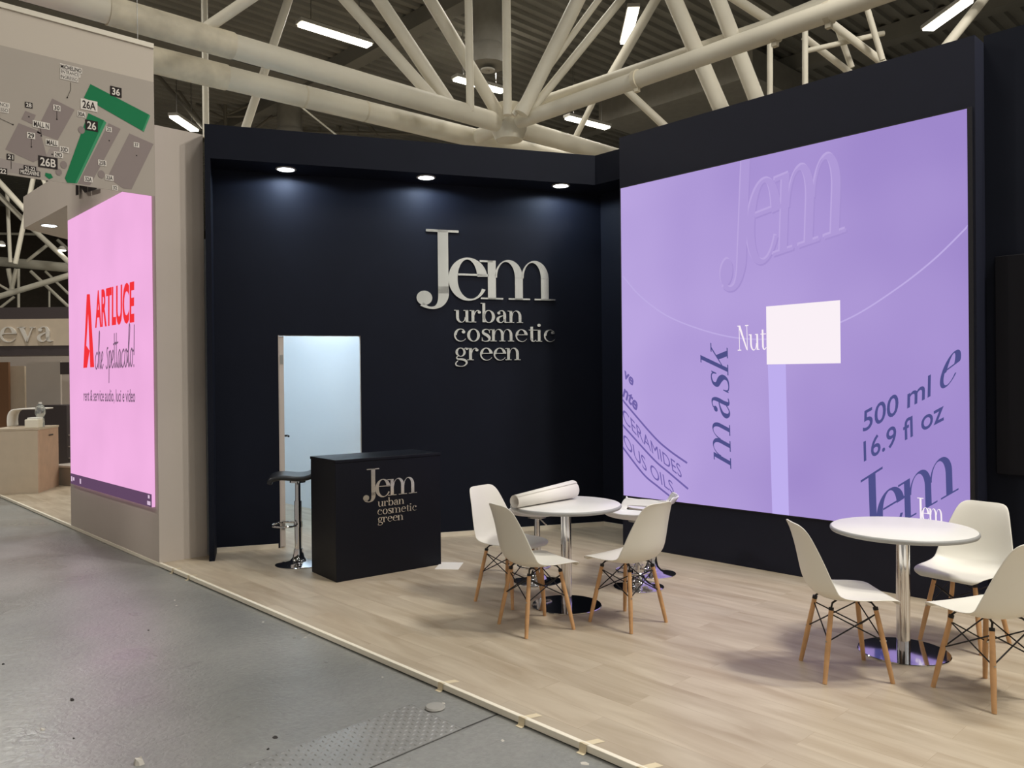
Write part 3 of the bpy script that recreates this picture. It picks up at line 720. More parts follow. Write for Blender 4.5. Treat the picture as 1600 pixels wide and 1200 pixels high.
def make_chair():
    t = thing('shell_chair', '', 'chair', (0, 0, 0), 0, 'white shell chairs around the tables')
    o = chair_shell().build('shell', M['shell'], t, True, angle=80); solid(o, .007)
    top, bot = .118, .18; zt = .385
    def leg(sx, sy, z): k = z/zt; return Vector((sx*(bot+(top-bot)*k), sy*(bot+(top-bot)*k), z))
    cs = [(1, 1), (-1, 1), (-1, -1), (1, -1)]
    for sx, sy in cs:
        mb = MB(); mb.tube(leg(sx, sy, 0), leg(sx, sy, .16), .0115, .0145, 14); mb.tube(leg(sx, sy, .16), leg(sx, sy, zt), .0145, .0125, 14, True)
        lg = mb.build('leg', M['beech'], t, True)
        mb = MB(); p = leg(sx, sy, .215); mb.tube(p+Vector((sx*.016, sy*.004, 0)), p-Vector((sx*.016, sy*.004, 0)), .005, n=10); mb.build('bolt', M['steel_sat'], lg, True)
    mb = MB()
    for i in range(4):
        a, b = cs[i], cs[(i+1) % 4]
        mb.tube(leg(*a, .355), leg(*b, .215), .0038, n=8); mb.tube(leg(*b, .355), leg(*a, .215), .0038, n=8)
    for c in cs: mb.ball(leg(*c, .215)*.985, .008, 8); mb.ball(leg(*c, .352), .0085, 8)
    mb.build('wire_brace', M['black_wire'], t, True)
    for sx, sy in cs:
        mb = MB(); p = leg(sx, sy, zt-.03)
        mb.sweep([p, leg(sx, sy, zt+.004), Vector((sx*.105, sy*.10, .408)), Vector((sx*.075, sy*.08, .417))], .0055, 8); mb.tube(leg(sx, sy, zt-.012), leg(sx, sy, zt+.004), .0135, n=12)
        mb.build('bracket', M['black_wire'], t, True)
    return t
ch0 = make_chair()
CH = [((-4.320, 4.057), 6.3, 'white shell chair facing right, leftmost at the table with the paper roll'),
      ((-3.731, 3.739), 76, 'white shell chair with its back to us, before the table with the paper roll'),
      ((-3.364, 4.244), 178, 'white shell chair facing left, right of the table with the paper roll'),
      ((-1.947, 4.362), 46, 'white shell chair facing right, on the left side of the bare round table'),
      ((-1.655, 5.368), 262, 'white shell chair behind the bare round table, against the dark wall and facing us'),
      ((-1.289, 4.552), 155.2, 'white shell chair cut by the right photo edge, front of the bare round table')]
for i, (p, a, lab) in enumerate(CH):
    c = ch0 if i == 0 else copy_tree(ch0)
    c.location = (p[0], p[1], 0); c.rotation_euler = (0, 0, R(a)); c['label'] = lab

def make_white_stool():
    t = thing('bar_stool', '', 'bar stool', (0, 0, 0), 0, 'low white bar stools')
    pedestal(t, .53, .196); foot_ring(t, .15)
    # scoop seat with a backrest lip and an open slot between them
    prof = [(.215, .600, .155), (.205, .575, .19), (.15, .552, .205), (.02, .545, .21), (-.09, .555, .212), (-.15, .58, .212), (-.19, .61, .205), (-.215, .645, .19), (-.222, .655, .165)]
    p = catmull(prof, 4); n = 14; vs = []; fs = []
    for (x, z, hw) in p:
        for j in range(n+1):
            v = -1+2*j/n; vs.append((x+.05*v*v*(1 if x < -.1 else 0)*min(1, (-.1-x)/.1), hw*v, z+.025*abs(v)**3*(1 if x > -.1 else .3)))
    for i in range(len(p)-1):
        for j in range(n):
            if 19 <= i <= 22 and 2 <= j <= n-3: continue
            fs.append((i*(n+1)+j, i*(n+1)+j+1, (i+1)*(n+1)+j+1, (i+1)*(n+1)+j))
    mb = MB(); mb.add(vs, fs); o = mb.build('seat', M['stool_white'], t, True, angle=80); solid(o, .014)
    mb = MB(); mb.tube((0, 0, .515), (0, 0, .538), .075, n=20); mb.build('seat_plate', M['steel_sat'], t, True)
    mb = MB(); mb.sweep([(.03, .0, .522), (.10, .06, .515), (.17, .12, .49)], .0055, 8); mb.build('lever', M['chrome'], t, True)
    return t
st0 = make_white_stool()
for i, (p, a, lab) in enumerate((((-3.873, 5.025), 285, 'white bar stool directly behind the right-hand chair of the paper-roll table'),
                                 ((-4.061, 5.453), 215, 'white bar stool farther back, nearest the lower left corner of the lavender screen'),
                                 ((-4.568, 4.602), 300, 'white bar stool half hidden behind the table with the paper roll'))):
    c = st0 if i == 0 else copy_tree(st0)
    c.location = (p[0], p[1], 0); c.rotation_euler = (0, 0, R(a)); c['label'] = lab

# dark switched-off screen on the wall at far right
_a = on_plane(1554, 401, (0, 1, 0), Y_SIDE-.04); _b = on_plane(1555, 740, (0, 1, 0), Y_SIDE-.04); SCX, SC0, SC1 = _a.x, _b.z, _a.z
tag(MB().box((SCX, Y_SIDE-.04, SC0), (.6, Y_SIDE-.001, SC1)).build('wall_screen', M['off_screen'], bevel=.004), 'dark switched-off screen on the dark wall at the right edge', 'screen')

# ================================================================== DOWNLIGHTS IN THE HEADER
def downlight(loc, label, power, r=.082, group='downlights in the dark header', tilt=0):
    t = thing('downlight', label, 'downlight', loc, 0, group)
    MB().lathe([(r+.014, 0), (r+.014, -.006), (r, -.010), (r-.004, -.004), (r-.004, 0)], 36).build('rim', M['lamp_body'], t, True)
    MB().lathe([(.0001, -.007), (r-.006, -.007), (r-.006, -.003), (.0001, -.003)], 36).build('lamp', M['down_glow'], t, True)
    spot('downlight_beam', (loc[0], loc[1], loc[2]-.02), power, COOL, 172, .2, .05)
    return t
for (px, py), nm in (((447, 262), 'left'), ((668, 275), 'middle'), ((880, 288), 'right')):
    p = on_z(px, py, 3.685) + JN*.07
    downlight((p.x, p.y, 3.69), {'left': 'leftmost of the three round downlights in the dark header, above the doorway', 'middle': 'middle of the three round downlights, above the silver logo', 'right': 'rightmost of the three round downlights, beside the lavender screen'}[nm], 30)

# ================================================================== HANGING MAP BANNER
BX = -6.2
bn = thing('hanging_banner', 'grey hall map banner hanging over the aisle at upper left', 'banner', (BX, 1.0, 3.03))
BO = Vector((BX, 1.0, 3.03))
def bpt(px, py, h=0): p = on_plane(px, py, (1, 0, 0), BX); return Vector((BX+h, p.y, p.z))-BO
BY0, BY1, BZ0, BZ1 = -.2, 2.212, 3.036, 4.143
mb = MB(); mb.box((-.006, BY0-BO.y, BZ0-BO.z), (0, BY1-BO.y, BZ1-BO.z)); mb.build('cloth', M['cloth'], bn)
mb = MB(); mb.box((-.02, BY0-BO.y, BZ1-BO.z), (.012, BY1-BO.y, BZ1-BO.z+.035)); mb.build('top_rail', M['cream'], bn)
lineL = bpt(0, 72).z; lineR = bpt(240, 127).z; zl = (lineL+lineR)/2
mb = MB(); mb.box((0, BY0-BO.y, BZ0-BO.z), (.001, BY1-BO.y, zl)); mb.build('map_ground', M['map_grey'], bn)
def shapes(name, polys, mat, h):
    for poly in polys: MB().add([bpt(x, y, h) for x, y in poly], [list(range(len(poly)))]).build(name, mat, bn)
z1 = lambda *a: [(x/3.75, y/3.75) for x, y in a]
z2 = lambda *a: [(x/5.2154, 60+y/5.2154) for x, y in a]
z3 = lambda *a: [(110+x/5.714, 100+y/5.714) for x, y in a]
shapes('map_hall', [z2((425, 490), (608, 582), (470, 830), (300, 770), (330, 680)), z2((150, 690), (290, 745), (330, 770), (380, 960), (270, 1010), (42, 905)), z2((205, 590), (292, 625), (262, 700), (172, 660)),
    z3((340, 528), (448, 580), (175, 1085), (65, 1070)), z3((525, 620), (742, 715), (545, 1120), (470, 1112), (330, 1010))], M['map_hall'], .002)
shapes('pale_map_hall', [z2((0, 975), (130, 1015), (300, 1040), (330, 1130), (0, 1085)), z2((370, 960), (410, 885), (490, 890), (450, 980))], M['map_hall_soft'], .0016)
shapes('green_map_hall', [z3((178, 180), (700, 452), (645, 600), (120, 300)), z3((160, 440), (300, 505), (40, 1065), (-30, 1060), (-50, 1020)), z2((370, 1095), (415, 1105), (432, 1135), (400, 1148), (365, 1120))], M['map_green'], .003)
shapes('green_hall_edge', [z3((700, 452), (712, 462), (655, 606), (640, 600)), z3((300, 505), (320, 525), (60, 1065), (40, 1065))], M['map_green2'], .0032)
# round stair marks and pins
mb = MB()
for (x, y), r_ in ((z3((98, 590))[0], .022), (z3((275, 985))[0], .024), (z2((518, 1030))[0], .022), (z2((478, 1090))[0], .02)):
    c = bpt(x, y, .0034); mb.add([c+Vector((0, r_*math.cos(R(a)), r_*1.2*math.sin(R(a)))) for a in range(0, 360, 20)], [list(range(18))])
mb.build('map_round_marks', M['map_hall'], bn)
mb = MB()
pins = [z2((547, 483))[0], z2((463, 660))[0], z2((255, 885))[0], z2((336, 795))[0], z2((235, 640))[0], z2((105, 703))[0], z3((345, 685))[0], z3((590, 818))[0], z2((425, 945))[0]]
for x, y in pins:
    c = bpt(x, y, .0036); mb.add([c+Vector((0, .005*math.cos(R(a)), .005*math.sin(R(a)))) for a in range(0, 360, 45)], [list(range(8))])
leads = [((575, 360), (575, 420)), ((575, 420), (547, 483)), ((463, 590), (463, 660)), ((255, 815), (255, 885)), ((-10, 650), (105, 703)), ((330, 735), (336, 795)), ((90, 1000), (90, 1065))]
for a, b in leads:
    a = bpt(*z2(a)[0], .0035); b = bpt(*z2(b)[0], .0035); mb.tube(a, b, .0012, n=5)
mb.build('map_pins', M['map_black'], bn)
# label plates with their writing
LAB = [('MICHELINO', z2((578, 247))[0], 32, 6, None), ('ENTRANCE/', z2((572, 285))[0], 29, 5.2, None), ('INGRESSO', z2((562, 325))[0], 26, 5.2, None),
 ('28', z2((233, 545))[0], 8, 6, 'k'), ('30', z2((462, 568))[0], 8, 6.5, 'w'), ('MALL N', z2((335, 707))[0], 22, 8, 'w'), ('29', z2((252, 793))[0], 9, 7, 'w'), ('MALL', z2((423, 853))[0], 16, 7.5, 'w'),
 ('30D', z2((522, 907))[0], 11, 6.5, 'w'), ('29D', z2((475, 950))[0], 11, 6.5, 'w'), ('21', z2((84, 968))[0], 7.5, 6.5, 'k'), ('26B', z2((390, 1012))[0], 23, 12.5, 'k'), ('21-22', z2((243, 1062))[0], 15, 5.5, 'k2'), ('MEZZANINE', z2((243, 1096))[0], 27, 6, 'k'),
 ('22', z2((24, 1084))[0], 8.5, 7, 'k'), ('36', z3((405, 250))[0], 13, 11, 'k'), ('26A', z3((165, 370))[0], 21, 12, 'w'), ('30A', z3((97, 450))[0], 11, 6.5, None), ('26', z3((188, 552))[0], 14, 12, 'k'),
 ('25', z3((342, 585))[0], 6.5, 5.5, 'w'), ('37', z3((588, 723))[0], 6.5, 5.5, 'w'), ('25B', z3((283, 884))[0], 10.5, 6.5, 'w'), ('33A', z3((347, 1017))[0], 10.5, 6.5, 'w'), ('32A', z3((160, 1030))[0], 10.5, 6.5, 'w'), ('32', z3((397, 1107))[0], 6.5, 5.5, 'w'),
 ('INCE/', (6, 164), 14, 5, None), ('ESSO', (5, 172), 13, 5, None)]
for txt, (px, py), wpx, hpx, kind in LAB:
    c = bpt(px, py); wd = wpx*.00413; ht = hpx*.00428; plate = MB(); e = .012 if hpx > 8 else .006
    if kind: plate.box((.0038, c.y-wd/2-e, c.z-ht/2-e), (.0046, c.y+wd/2+e, c.z+ht/2+e))
    else: plate.box((.0036, c.y-wd/2-e*.7, c.z-ht/2-e), (.0042, c.y+wd/2+e*.7, c.z+ht/2+e))
    pl_ = plate.build('label_plate', M['map_black'] if kind in ('k', 'k2') else M['map_white'], bn)
    tgt = MB(); flat_text(tgt, txt, lambda u, v: Vector((.0052, c.y-wd/2+u*wd, c.z-ht/2+v*ht)), bold=.02 if txt not in ('ENTRANCE/', 'INGRESSO', 'INCE/', 'ESSO') else 0)
    tgt.build('lettering', M['map_white'] if kind in ('k', 'k2') else M['map_black'], pl_)
mb = MB()
for y in (.4, 2.1): mb.tube((0, y-BO.y, BZ1-BO.z+.03), (-.02, y-BO.y, 5.4-BO.z), .0025, n=6)
mb.build('hanging_cable', M['steel_sat'], bn)

# ================================================================== STEEL ROOF FRAME
ZC = 5.4
def dz(px, py, z=ZC): return (on_z(px, py, z)-CAM).dot(CF)
class Frame:
    def __init__(s, label, node, group='cream roof trusses'):
        s.o = thing('roof_truss', label, 'truss', node, 0, group); s.c = Vector(node)
    def t(s, name, a, b, wpx, mat='cream', n=16, w2=None):
        p = at(*a); q = at(*b); r0 = wpx/2/F_PX*a[2]; r1 = (w2 or wpx)/2/F_PX*b[2]
        r = (r0+r1)/2
        return MB().tube(p-s.c, q-s.c, r, r, n).build(name, M[mat], s.o, True)
    def h(s, name, p, q, r, mat='cream'):
        return MB().tube(Vector(p)-s.c, Vector(q)-s.c, r, r, 18).build(name, M[mat], s.o, True)
NODE = on_z(795, 196, ZC)
ND = (NODE-CAM).dot(CF)
fr = Frame('pair of thick cream roof tubes from the map banner to the joint above the counter', NODE)
def chord(frm, a, b, wpx, ext0=0, ext1=0, z=ZC):
    p = on_z(*a, z); q = on_z(*b, z); d = (q-p).normalized(); r = wpx/2/F_PX*((p+q)/2-CAM).dot(CF)
    p = p-d*ext0; q = q+d*ext1
    o = frm.h('chord', p, q, r); return o, p, q, r
_, p1, q1, rr = chord(fr, (200, 25), (790, 195), 34, 6, 9)
_, p2, q2, rr2 = chord(fr, (241, 94), (743, 216), 33, 6, 9)
# welded collars on the chords
for px, py, pa, pb, r_ in ((178, 17, p1, q1, rr), (201, 25, p1, q1, rr), (268, 50, p1, q1, rr), (479, 148, p2, q2, rr2), (573, 172, p2, q2, rr2)):
    c = on_z(px, py, ZC); d = (pb-pa).normalized(); c = pa+d*(c-pa).dot(d); MB().tube(c-d*.012-NODE, c+d*.012-NODE, r_*1.025, n=18).build('weld_collar', M['cream_dirty'], fr.o, True)
d = (q1-p1).normalized()
c = on_z(262, 44, ZC); d = (q1-p1).normalized(); c = p1+d*(c-p1).dot(d); MB().tube(c-d*.6-NODE, c+d*.7-NODE, rr*1.08, n=18).build('sleeve', M['cream_dirty'], fr.o, True)
c = on_z(275, 102, ZC); d = (q2-p2).normalized(); c = p2+d*(c-p2).dot(d); MB().tube(c-d*.6-NODE, c+d*.6-NODE, rr2*1.08, n=18).build('sleeve', M['cream_dirty'], fr.o, True)
def up(a, b, wpx, frm, dtop=None, name='diagonal_strut', mat='cream'):
    """strut from joint b on the lower tubes up to a (and on towards the roof)"""
    dn = dz(b[0], b[1]); dt = dn if dtop is None else dtop
    k = 1.9; a2 = (b[0]+(a[0]-b[0])*k, b[1]+(a[1]-b[1])*k)
    frm.t(name, (*a2, dt), (*b, dn), wpx, mat)
up((540, 0), (685, 163), 18, fr); up((593, 0), (706, 169), 21, fr); up((672, 0), (786, 190), 20, fr)
up((732, 0), (735, 175), 12.5, fr, name='vertical_post'); up((791, 0), (793, 180), 13.5, fr, name='vertical_post')
up((903, 0), (815, 178), 22, fr); up((935, 0), (802, 180), 10, fr); up((970, 0), (822, 182), 13, fr)
up((387, 0), (300, 59), 17, fr)
# posts and a strut that pass behind the left tubes and end below the header
fr.t('vertical_post', (318.5, -80, 13.2), (322, 215, 13.2), 9.5); fr.t('diagonal_strut', (474, -70, 13.4), (377, 220, 13.4), 13)
fr.t('tie_rod', (462, 160, 11.2), (528, 213, 11.2), 2.6, n=8)
MB().lathe([(.0001, -.26), (.2, -.22), (.27, -.05), (.27, .12), (.2, .3), (.0001, .34)], 20).build('joint_hub', M['cream'], fr.o, True)
# pair along the aisle above the screen
fr2 = Frame('slimmer cream roof tubes rising over the lavender screen to the upper right', on_z(1000, 122, ZC))
_, p3, q3, rr3 = chord(fr2, (1320, 10), (810, 190), 27, 7, 1.1)
_, p4, q4, rr4 = chord(fr2, (1256, 21), (842, 160), 18, 7, .3, 6.1)
fr2.t('diagonal_strut', (1084, -103, 13.6), (955, 119, 13.2), 15)
for a, b, wpx, dd in (((1053, 0), (1130, 178), 25, 10.6), ((1122, 0), (1184, 160), 24, 10.4)):
    fr2.t('diagonal_strut', (a[0]-(b[0]-a[0])*.4, a[1]-(b[1]-a[1])*.4, dd), (*b, dd), wpx)
for a, b, wpx, dd in (((1203, 60), (1203, 150), 9, 9.6), ((1258, 40), (1258, 135), 9, 9.3)): fr2.t('vertical_post', (*a, dd), (*b, dd), wpx)
for a, b, wpx, dd in (((968, 131), (1044, 202), 12, 11.3), ((936, 141), (892, 229), 9, 13.8), ((1130, -14), (1206, 35), 14, 11), ((1200, 35), (1300, -6), 12, 11), ((1280, 22), (1382, 100), 12, 9.5), ((1255, 57), (1330, 115), 10, 9.9),
                      ((1351, 0), (1379, 94), 9, 9.3), ((1310, 48), (1331, 106), 9, 9.9), ((1258, 80), (1381, 52), 8, 9.6), ((1560, -30), (1472, 80), 15, 9)):
    fr2.t('diagonal_strut', (*a, dd), (*b, dd), wpx)
for px, py in ((995, 124), (1211, 50), (1295, 20)):
    c = on_z(px, py, ZC); d = (q3-p3).normalized(); mb = MB(); mb.tube(c-d*.03-fr2.c, c+d*.03-fr2.c, rr3*1.12, n=18); mb.box(tuple(c-fr2.c+Vector((-.03, -.03, -rr3*1.5))), tuple(c-fr2.c+Vector((.03, .03, -rr3*.8))))
    mb.build('weld_collar', M['cream_dirty'], fr2.o, True)
# dim trusses farther back
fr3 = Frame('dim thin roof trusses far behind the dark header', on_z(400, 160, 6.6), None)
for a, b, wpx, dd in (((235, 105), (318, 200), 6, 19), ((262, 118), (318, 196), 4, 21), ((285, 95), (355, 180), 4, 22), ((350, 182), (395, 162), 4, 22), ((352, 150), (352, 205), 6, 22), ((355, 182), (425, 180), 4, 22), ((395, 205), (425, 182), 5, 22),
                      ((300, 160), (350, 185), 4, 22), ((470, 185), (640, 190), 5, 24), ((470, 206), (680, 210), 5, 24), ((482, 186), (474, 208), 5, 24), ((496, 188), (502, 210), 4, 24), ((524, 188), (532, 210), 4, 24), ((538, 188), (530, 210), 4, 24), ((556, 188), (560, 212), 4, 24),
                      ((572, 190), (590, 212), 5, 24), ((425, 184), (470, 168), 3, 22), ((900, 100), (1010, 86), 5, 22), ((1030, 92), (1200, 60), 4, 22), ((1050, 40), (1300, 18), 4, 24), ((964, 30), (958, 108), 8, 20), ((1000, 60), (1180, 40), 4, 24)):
    fr3.t('thin_member', (*a, dd), (*b, dd), wpx, 'shaded_steel', n=8)
# trusses over the neighbouring booth
fr4 = Frame('cream roof trusses seen above the neighbouring booth, left of the pink screen', on_z(15, 415, 5.4), None)
for a, b, wpx in (((-40, 405, 26), (125, 420, 26), 15), ((-30, 472, 24), (125, 425, 24), 9), ((-40, 487, 27), (120, 491, 27), 6), ((-10, 275, 22), (48, 338, 22), 9), ((-10, 297, 22.5), (40, 347, 22.5), 8),
                  ((58, 250, 22), (24, 412, 22), 7), ((11, 300, 23), (16, 410, 23), 5.5), ((62, 268, 22), (78, 305, 22), 6), ((45, 352, 24), (110, 412, 24), 8), ((75, 382, 25), (42, 408, 25), 5),
                  ((29, 420, 25), (29, 487, 25), 4), ((77, 452, 27), (77, 488, 27), 3), ((48, 424, 25), (112, 484, 25), 5), ((71, 424, 26), (112, 464, 26), 4), ((13, 420, 25), (20, 455, 25), 7), ((26, 420, 25), (17, 455, 25), 7), ((-10, 440, 25), (18, 456, 25), 4), ((22, 464, 25), (-6, 486, 25), 4), ((-5, 365, 28), (60, 366, 28), 4), ((90, 375, 28), (112, 395, 28), 5)):
    fr4.t('truss_tube', a, b, wpx, n=12)

# ================================================================== FLUORESCENT FIXTURES, DUCTS
def fixture(a, b, wpx, z, label):
    p = on_z(*a, z); q = on_z(*b, z); d = q-p; ln = d.length; c = (p+q)/2; dep = (c-CAM).dot(CF); wd = .2
    t = thing('fluorescent_lamp', label, 'ceiling lamp', c, math.atan2(d.y, d.x), 'fluorescent lamps under the roof')
    MB().box((-ln/2-.04, -wd/2-.02, 0), (ln/2+.04, wd/2+.02, .07)).build('housing', M['lamp_body'], t, bevel=.008)
    MB().box((-ln/2, -wd/2, -.04), (ln/2, wd/2, 0)).build('diffuser', M['tube_glow'], t)
    mb = MB()
    for s in (-.35, .35): mb.tube((ln*s, 0, .07), (ln*s, 0, 9.3-z), .01, n=6)
    mb.build('hanger', M['steel_sat'], t)
    o = area('fixture_light', (c.x, c.y, z-.06), ln, wd, 70, WARM, (0, 0, math.atan2(d.y, d.x)))
for a, b, wpx, z, lab in (((469, 36), (577, 70), 14, 8.4, 'largest fluorescent lamp, just above the thick twin tubes at upper left'), ((712, 122), (786, 142), 10, 8.2, 'fluorescent lamp partly hidden behind the cream struts below the round duct'),
                          ((887, 183), (949, 199), 9, 8.0, 'fluorescent lamp below the slim tubes, just left of the screen wall top'), ((271, 181), (304, 203), 9, 7.9, 'fluorescent lamp just above the white wall at the left'),
                          ((990, 12), (977, 66), 15, 8.6, 'fluorescent lamp pointing at us, top centre right between the struts'), ((1512, 0), (1450, 45), 17, 8.0, 'fluorescent lamp at the top right above the screen wall')):
    fixture(a, b, wpx, z, lab)
for (px, py), lab in (((59, 307), 'small distant lamp just below the map banner'), ((2, 384), 'small distant lamp at the left edge of the photo'), ((97, 392), 'small distant lamp just left of the pink screen')):
    p = at(px, py, 24); t = thing('ceiling_lamp', lab, 'ceiling lamp', p, 0, 'small distant lamps')
    MB().lathe([(.0001, 0), (.10, .0), (.10, .04), (.0001, .04)], 20).build('diffuser', M['tube_glow'], t); MB().lathe([(.11, .02), (.115, .06), (.05, .14), (.0001, .14)], 20).build('shade', M['lamp_body'], t, True)
def duct(px, py0, py1, wpx, dep, label, diff=True):
    p = at(px, py1, dep); r = wpx/2/F_PX*dep; t = thing('air_duct', label, 'duct', p)
    MB().lathe([(r*.98, .35), (r*.98, 9.2-p.z)], 40).build('pipe', M['duct'], t, True)
    MB().lathe([(r*1.16, .0), (r*1.16, .30), (r*1.02, .38), (r*.98, .38)], 40).build('collar', M['duct'], t, True, angle=30)
    if diff:
        MB().lathe([(.0001, -.12), (r*.12, -.12), (r*.12, -.09), (r*.45, -.10), (r*.45, -.07), (.0001, -.05)], 30).build('outlet', M['lamp_body'], t, True)
        MB().lathe([(.0001, .1), (r*.9, .1)], 30).build('inner_plate', M['duct'], t)
duct(762, 20, 103, 50, 15.5, 'round grey ventilation duct with an outlet, behind the cream struts at top centre')
duct(453, 150, 225, 38, 21, 'dim round duct rising behind the left part of the dark header', False)
p = at(610, 192, 26); tag(MB().box((p.x-2.6, p.y-2.6, p.z-.45), (p.x+2.6, p.y+2.6, p.z+.35)).build('duct_box', M['duct']), 'dim rectangular duct box far behind the dark header', 'duct')
p = at(1090, 145, 20); tag(MB().box((p.x-2.2, p.y-1.2, p.z-.5), (p.x+2.2, p.y+1.2, min(p.z+.7, 8.9))).build('duct_box', M['duct']), 'dim grey duct box above the upper left corner of the screen wall', 'duct')

# ================================================================== NEIGHBOURING BOOTH
NC = Vector((-13.784, 3.147, 0)); na = math.atan2(-.855, -.52)
nc = thing('display_counter', 'beige counter of the neighbouring booth at the left edge', 'counter', NC, na)
MB().box((0, -.86, 0), (.62, -.018, .955)).build('body', M['beige'], nc)
MB().box((-.018, -.86, 0), (0, 0, .955)).build('end_panel', M['pinkish'], nc); MB().box((0, -.018, 0), (.62, 0, .955)).build('front_panel', M['beige'], nc)
MB().box((-.024, -.87, .955), (.63, .008, .985)).build('counter_top', M['beige'], nc)
MB().box((-.026, -.60, .84), (-.018, -.42, .86)).build('handle', M['dark'], nc)
nM = Matrix.Translation(NC) @ Matrix.Rotation(na, 4, 'Z')
def on_nc(x, y, z=.985): return nM @ Vector((x, y, z))
rs = thing('display_riser', 'white bent display riser standing on the beige counter', 'stand', on_nc(.44, -.62, .987), na)
mb = MB(); pr = catmull([(.12, .01, 1), (.125, .10, 1), (.11, .20, 1), (.06, .262, 1), (-.04, .275, 1), (-.2, .282, 1), (-.4, .28, 1)], 4)
vs = []
for x_, z_, _ in pr: vs += [(x_, -.2, z_), (x_, .2, z_)]
mb.add(vs, [(2*i, 2*i+1, 2*i+3, 2*i+2) for i in range(len(pr)-1)]); o = mb.build('sheet', M['paper'], rs, True, angle=60); solid(o, .02, 0)
bt = thing('water_bottle', 'clear plastic bottle on the beige counter', 'bottle', on_nc(.07, -.33), 0)
MB().lathe([(.0001, 0), (.055, 0), (.06, .02), (.06, .13), (.045, .15), (.06, .17), (.075, .22), (.07, .29), (.05, .33), (.02, .36), (.0001, .36)], 24).build('bottle_body', M['plastic_clear'], bt, True)
MB().lathe([(.0001, .36), (.024, .36), (.024, .385), (.0001, .385)], 16).build('cap', M['paper'], bt, True)
tb = thing('tissue_box', 'small cream box with a lid flap on the corner of the beige counter', 'box', on_nc(.03, -.11), na)
MB().box((-.03, -.12, 0), (.16, .08, .13)).build('box_body', M['trim'], tb, bevel=.01); MB().box((-.02, -.16, .13), (.13, .06, .155)).build('lid', M['paper'], tb, bevel=.005)
p = on_z(101, 757, 0)
bx = thing('storage_box', 'grey lidded box on the floor beside the pink screen block', 'box', p, R(20)); MB().box((-.15, -.1, 0), (.3, .4, .29)).build('box_body', M['grey_box'], bx, bevel=.01); MB().box((-.17, -.12, .29), (.32, .42, .33)).build('lid', M['white_paint'], bx, bevel=.01)
MB().box((.3, .05, .16), (.304, .2, .2)).build('label', M['dark'], bx)
p = on_z(112, 748, 0)
cb = thing('rack', 'dark equipment rack behind the beige counter', 'rack', (p.x-.6, p.y+.25, 0), R(10))
MB().box((-.35, -.4, 0), (.5, .6, 1.28)).build('cabinet', M['dark'], cb)
for z_ in (.35, .55, .75): MB().box((.5, -.38, z_), (.52, .58, z_+.02)).build('shelf_edge', M['grey_box'], cb)
# fascia with light letters and what stands beneath it
fd = 15.0; fl = at(-60, 497, fd); fright = at(109, 497, fd); d = (fright-fl); d.z = 0; d.normalize(); fa = math.atan2(d.y, d.x)
fs_ = thing('fascia_sign', 'beige fascia board with large pale letters over the neighbouring booth', 'sign', (fright.x, fright.y, 2.2), fa)
h0 = at(80, 540, fd).z-2.2; h1 = at(80, 498, fd).z-2.2
MB().box((-4, 0, h0), (.9, .12, h1)).build('board', M['beige'], fs_); MB().box((-4, .02, h1), (.9, .5, h1+.22)).build('upper_band', M['dark'], fs_); MB().box((-4, .02, h0-.18), (.9, .5, h0)).build('lower_band', M['dark'], fs_)
mb = MB(); u_ = 1/F_PX*fd
wv = word('eva', .2, .16); a0, a1, _, _ = bounds(wv); W0 = (0-108)*u_; W1 = (82-108)*u_; zb = at(50, 534, fd).z-2.2; kx = (W1-W0)/(a1-a0); kz = 23*u_
emboss(mb, xform(wv, lambda a, b: (W0+(a-a0)*kx, zb+b*kz)) + [disc(W0-3*u_, zb+3*u_, 3*u_)], lambda a, b, t: Vector((a, -.002-t, b)), 0, .03); mb.build('raised_lettering', M['map_white'], fs_)
bw = 16.5
def back_panel(name, x0, y0, x1, y1, dep, mat, label, cat):
    a, b = at(x0, y0, dep), at(x1, y1, dep); c = at((x0+x1)/2, y1, dep); wd = (x1-x0)/F_PX*dep; ht = (y1-y0)/F_PX*dep
    o = MB().box((-wd/2, 0, 0), (wd/2, .06, ht)).build(name, M[mat]); o.location = c; o.rotation_euler = (0, 0, math.atan2(CR.y, CR.x)); return tag(o, label, cat) if cat else struct(o)
back_panel('wall_booth', -60, 545, 125, 735, 18, 'white_paint', None, None)
back_panel('cupboard_door', 16, 572, 40, 730, 17.3, 'beige', 'narrow beige cupboard door in the neighbouring booth, left of the wide pale door', 'door')
back_panel('cupboard_door', 43, 565, 96, 730, 17.2, 'white_paint', 'wide pale door at the back of the neighbouring booth', 'door')
back_panel('wall_panel', -40, 566, 15, 730, 17.1, 'card_brown', 'warm brown wall panel at the left edge in the neighbouring booth', 'panel')
back_panel('wall_box', 94, 566, 110, 585, 17.0, 'dark', 'small dark bracket on the wall of the neighbouring booth, left of the pink screen', 'bracket')
back_panel('low_cabinet', 20, 640, 112, 740, 16.4, 'dark', 'dark low cabinet behind the beige counter', 'cabinet')
# canopy of the neighbouring booth with its downlight
q0 = at(40, 358, 14.5); q1 = at(112, 376, 10.6); zc_ = 3.72
A_ = on_z(37, 357, zc_); B_ = on_z(125, 379, zc_); C_ = on_z(125, 310, zc_)
mb2 = MB(); mb2.prism([(A_.x, A_.y), (B_.x, B_.y), (C_.x, C_.y)], zc_, zc_+.42)
tag(mb2.build('canopy', M['white_paint']), 'pale canopy of the neighbouring booth with a bright downlight', 'canopy')
p = on_z(77, 352, zc_); downlight((p.x, p.y, zc_), 'bright round downlight in the pale canopy left of the pink screen', 30, .09, 'downlights of the neighbouring booth')

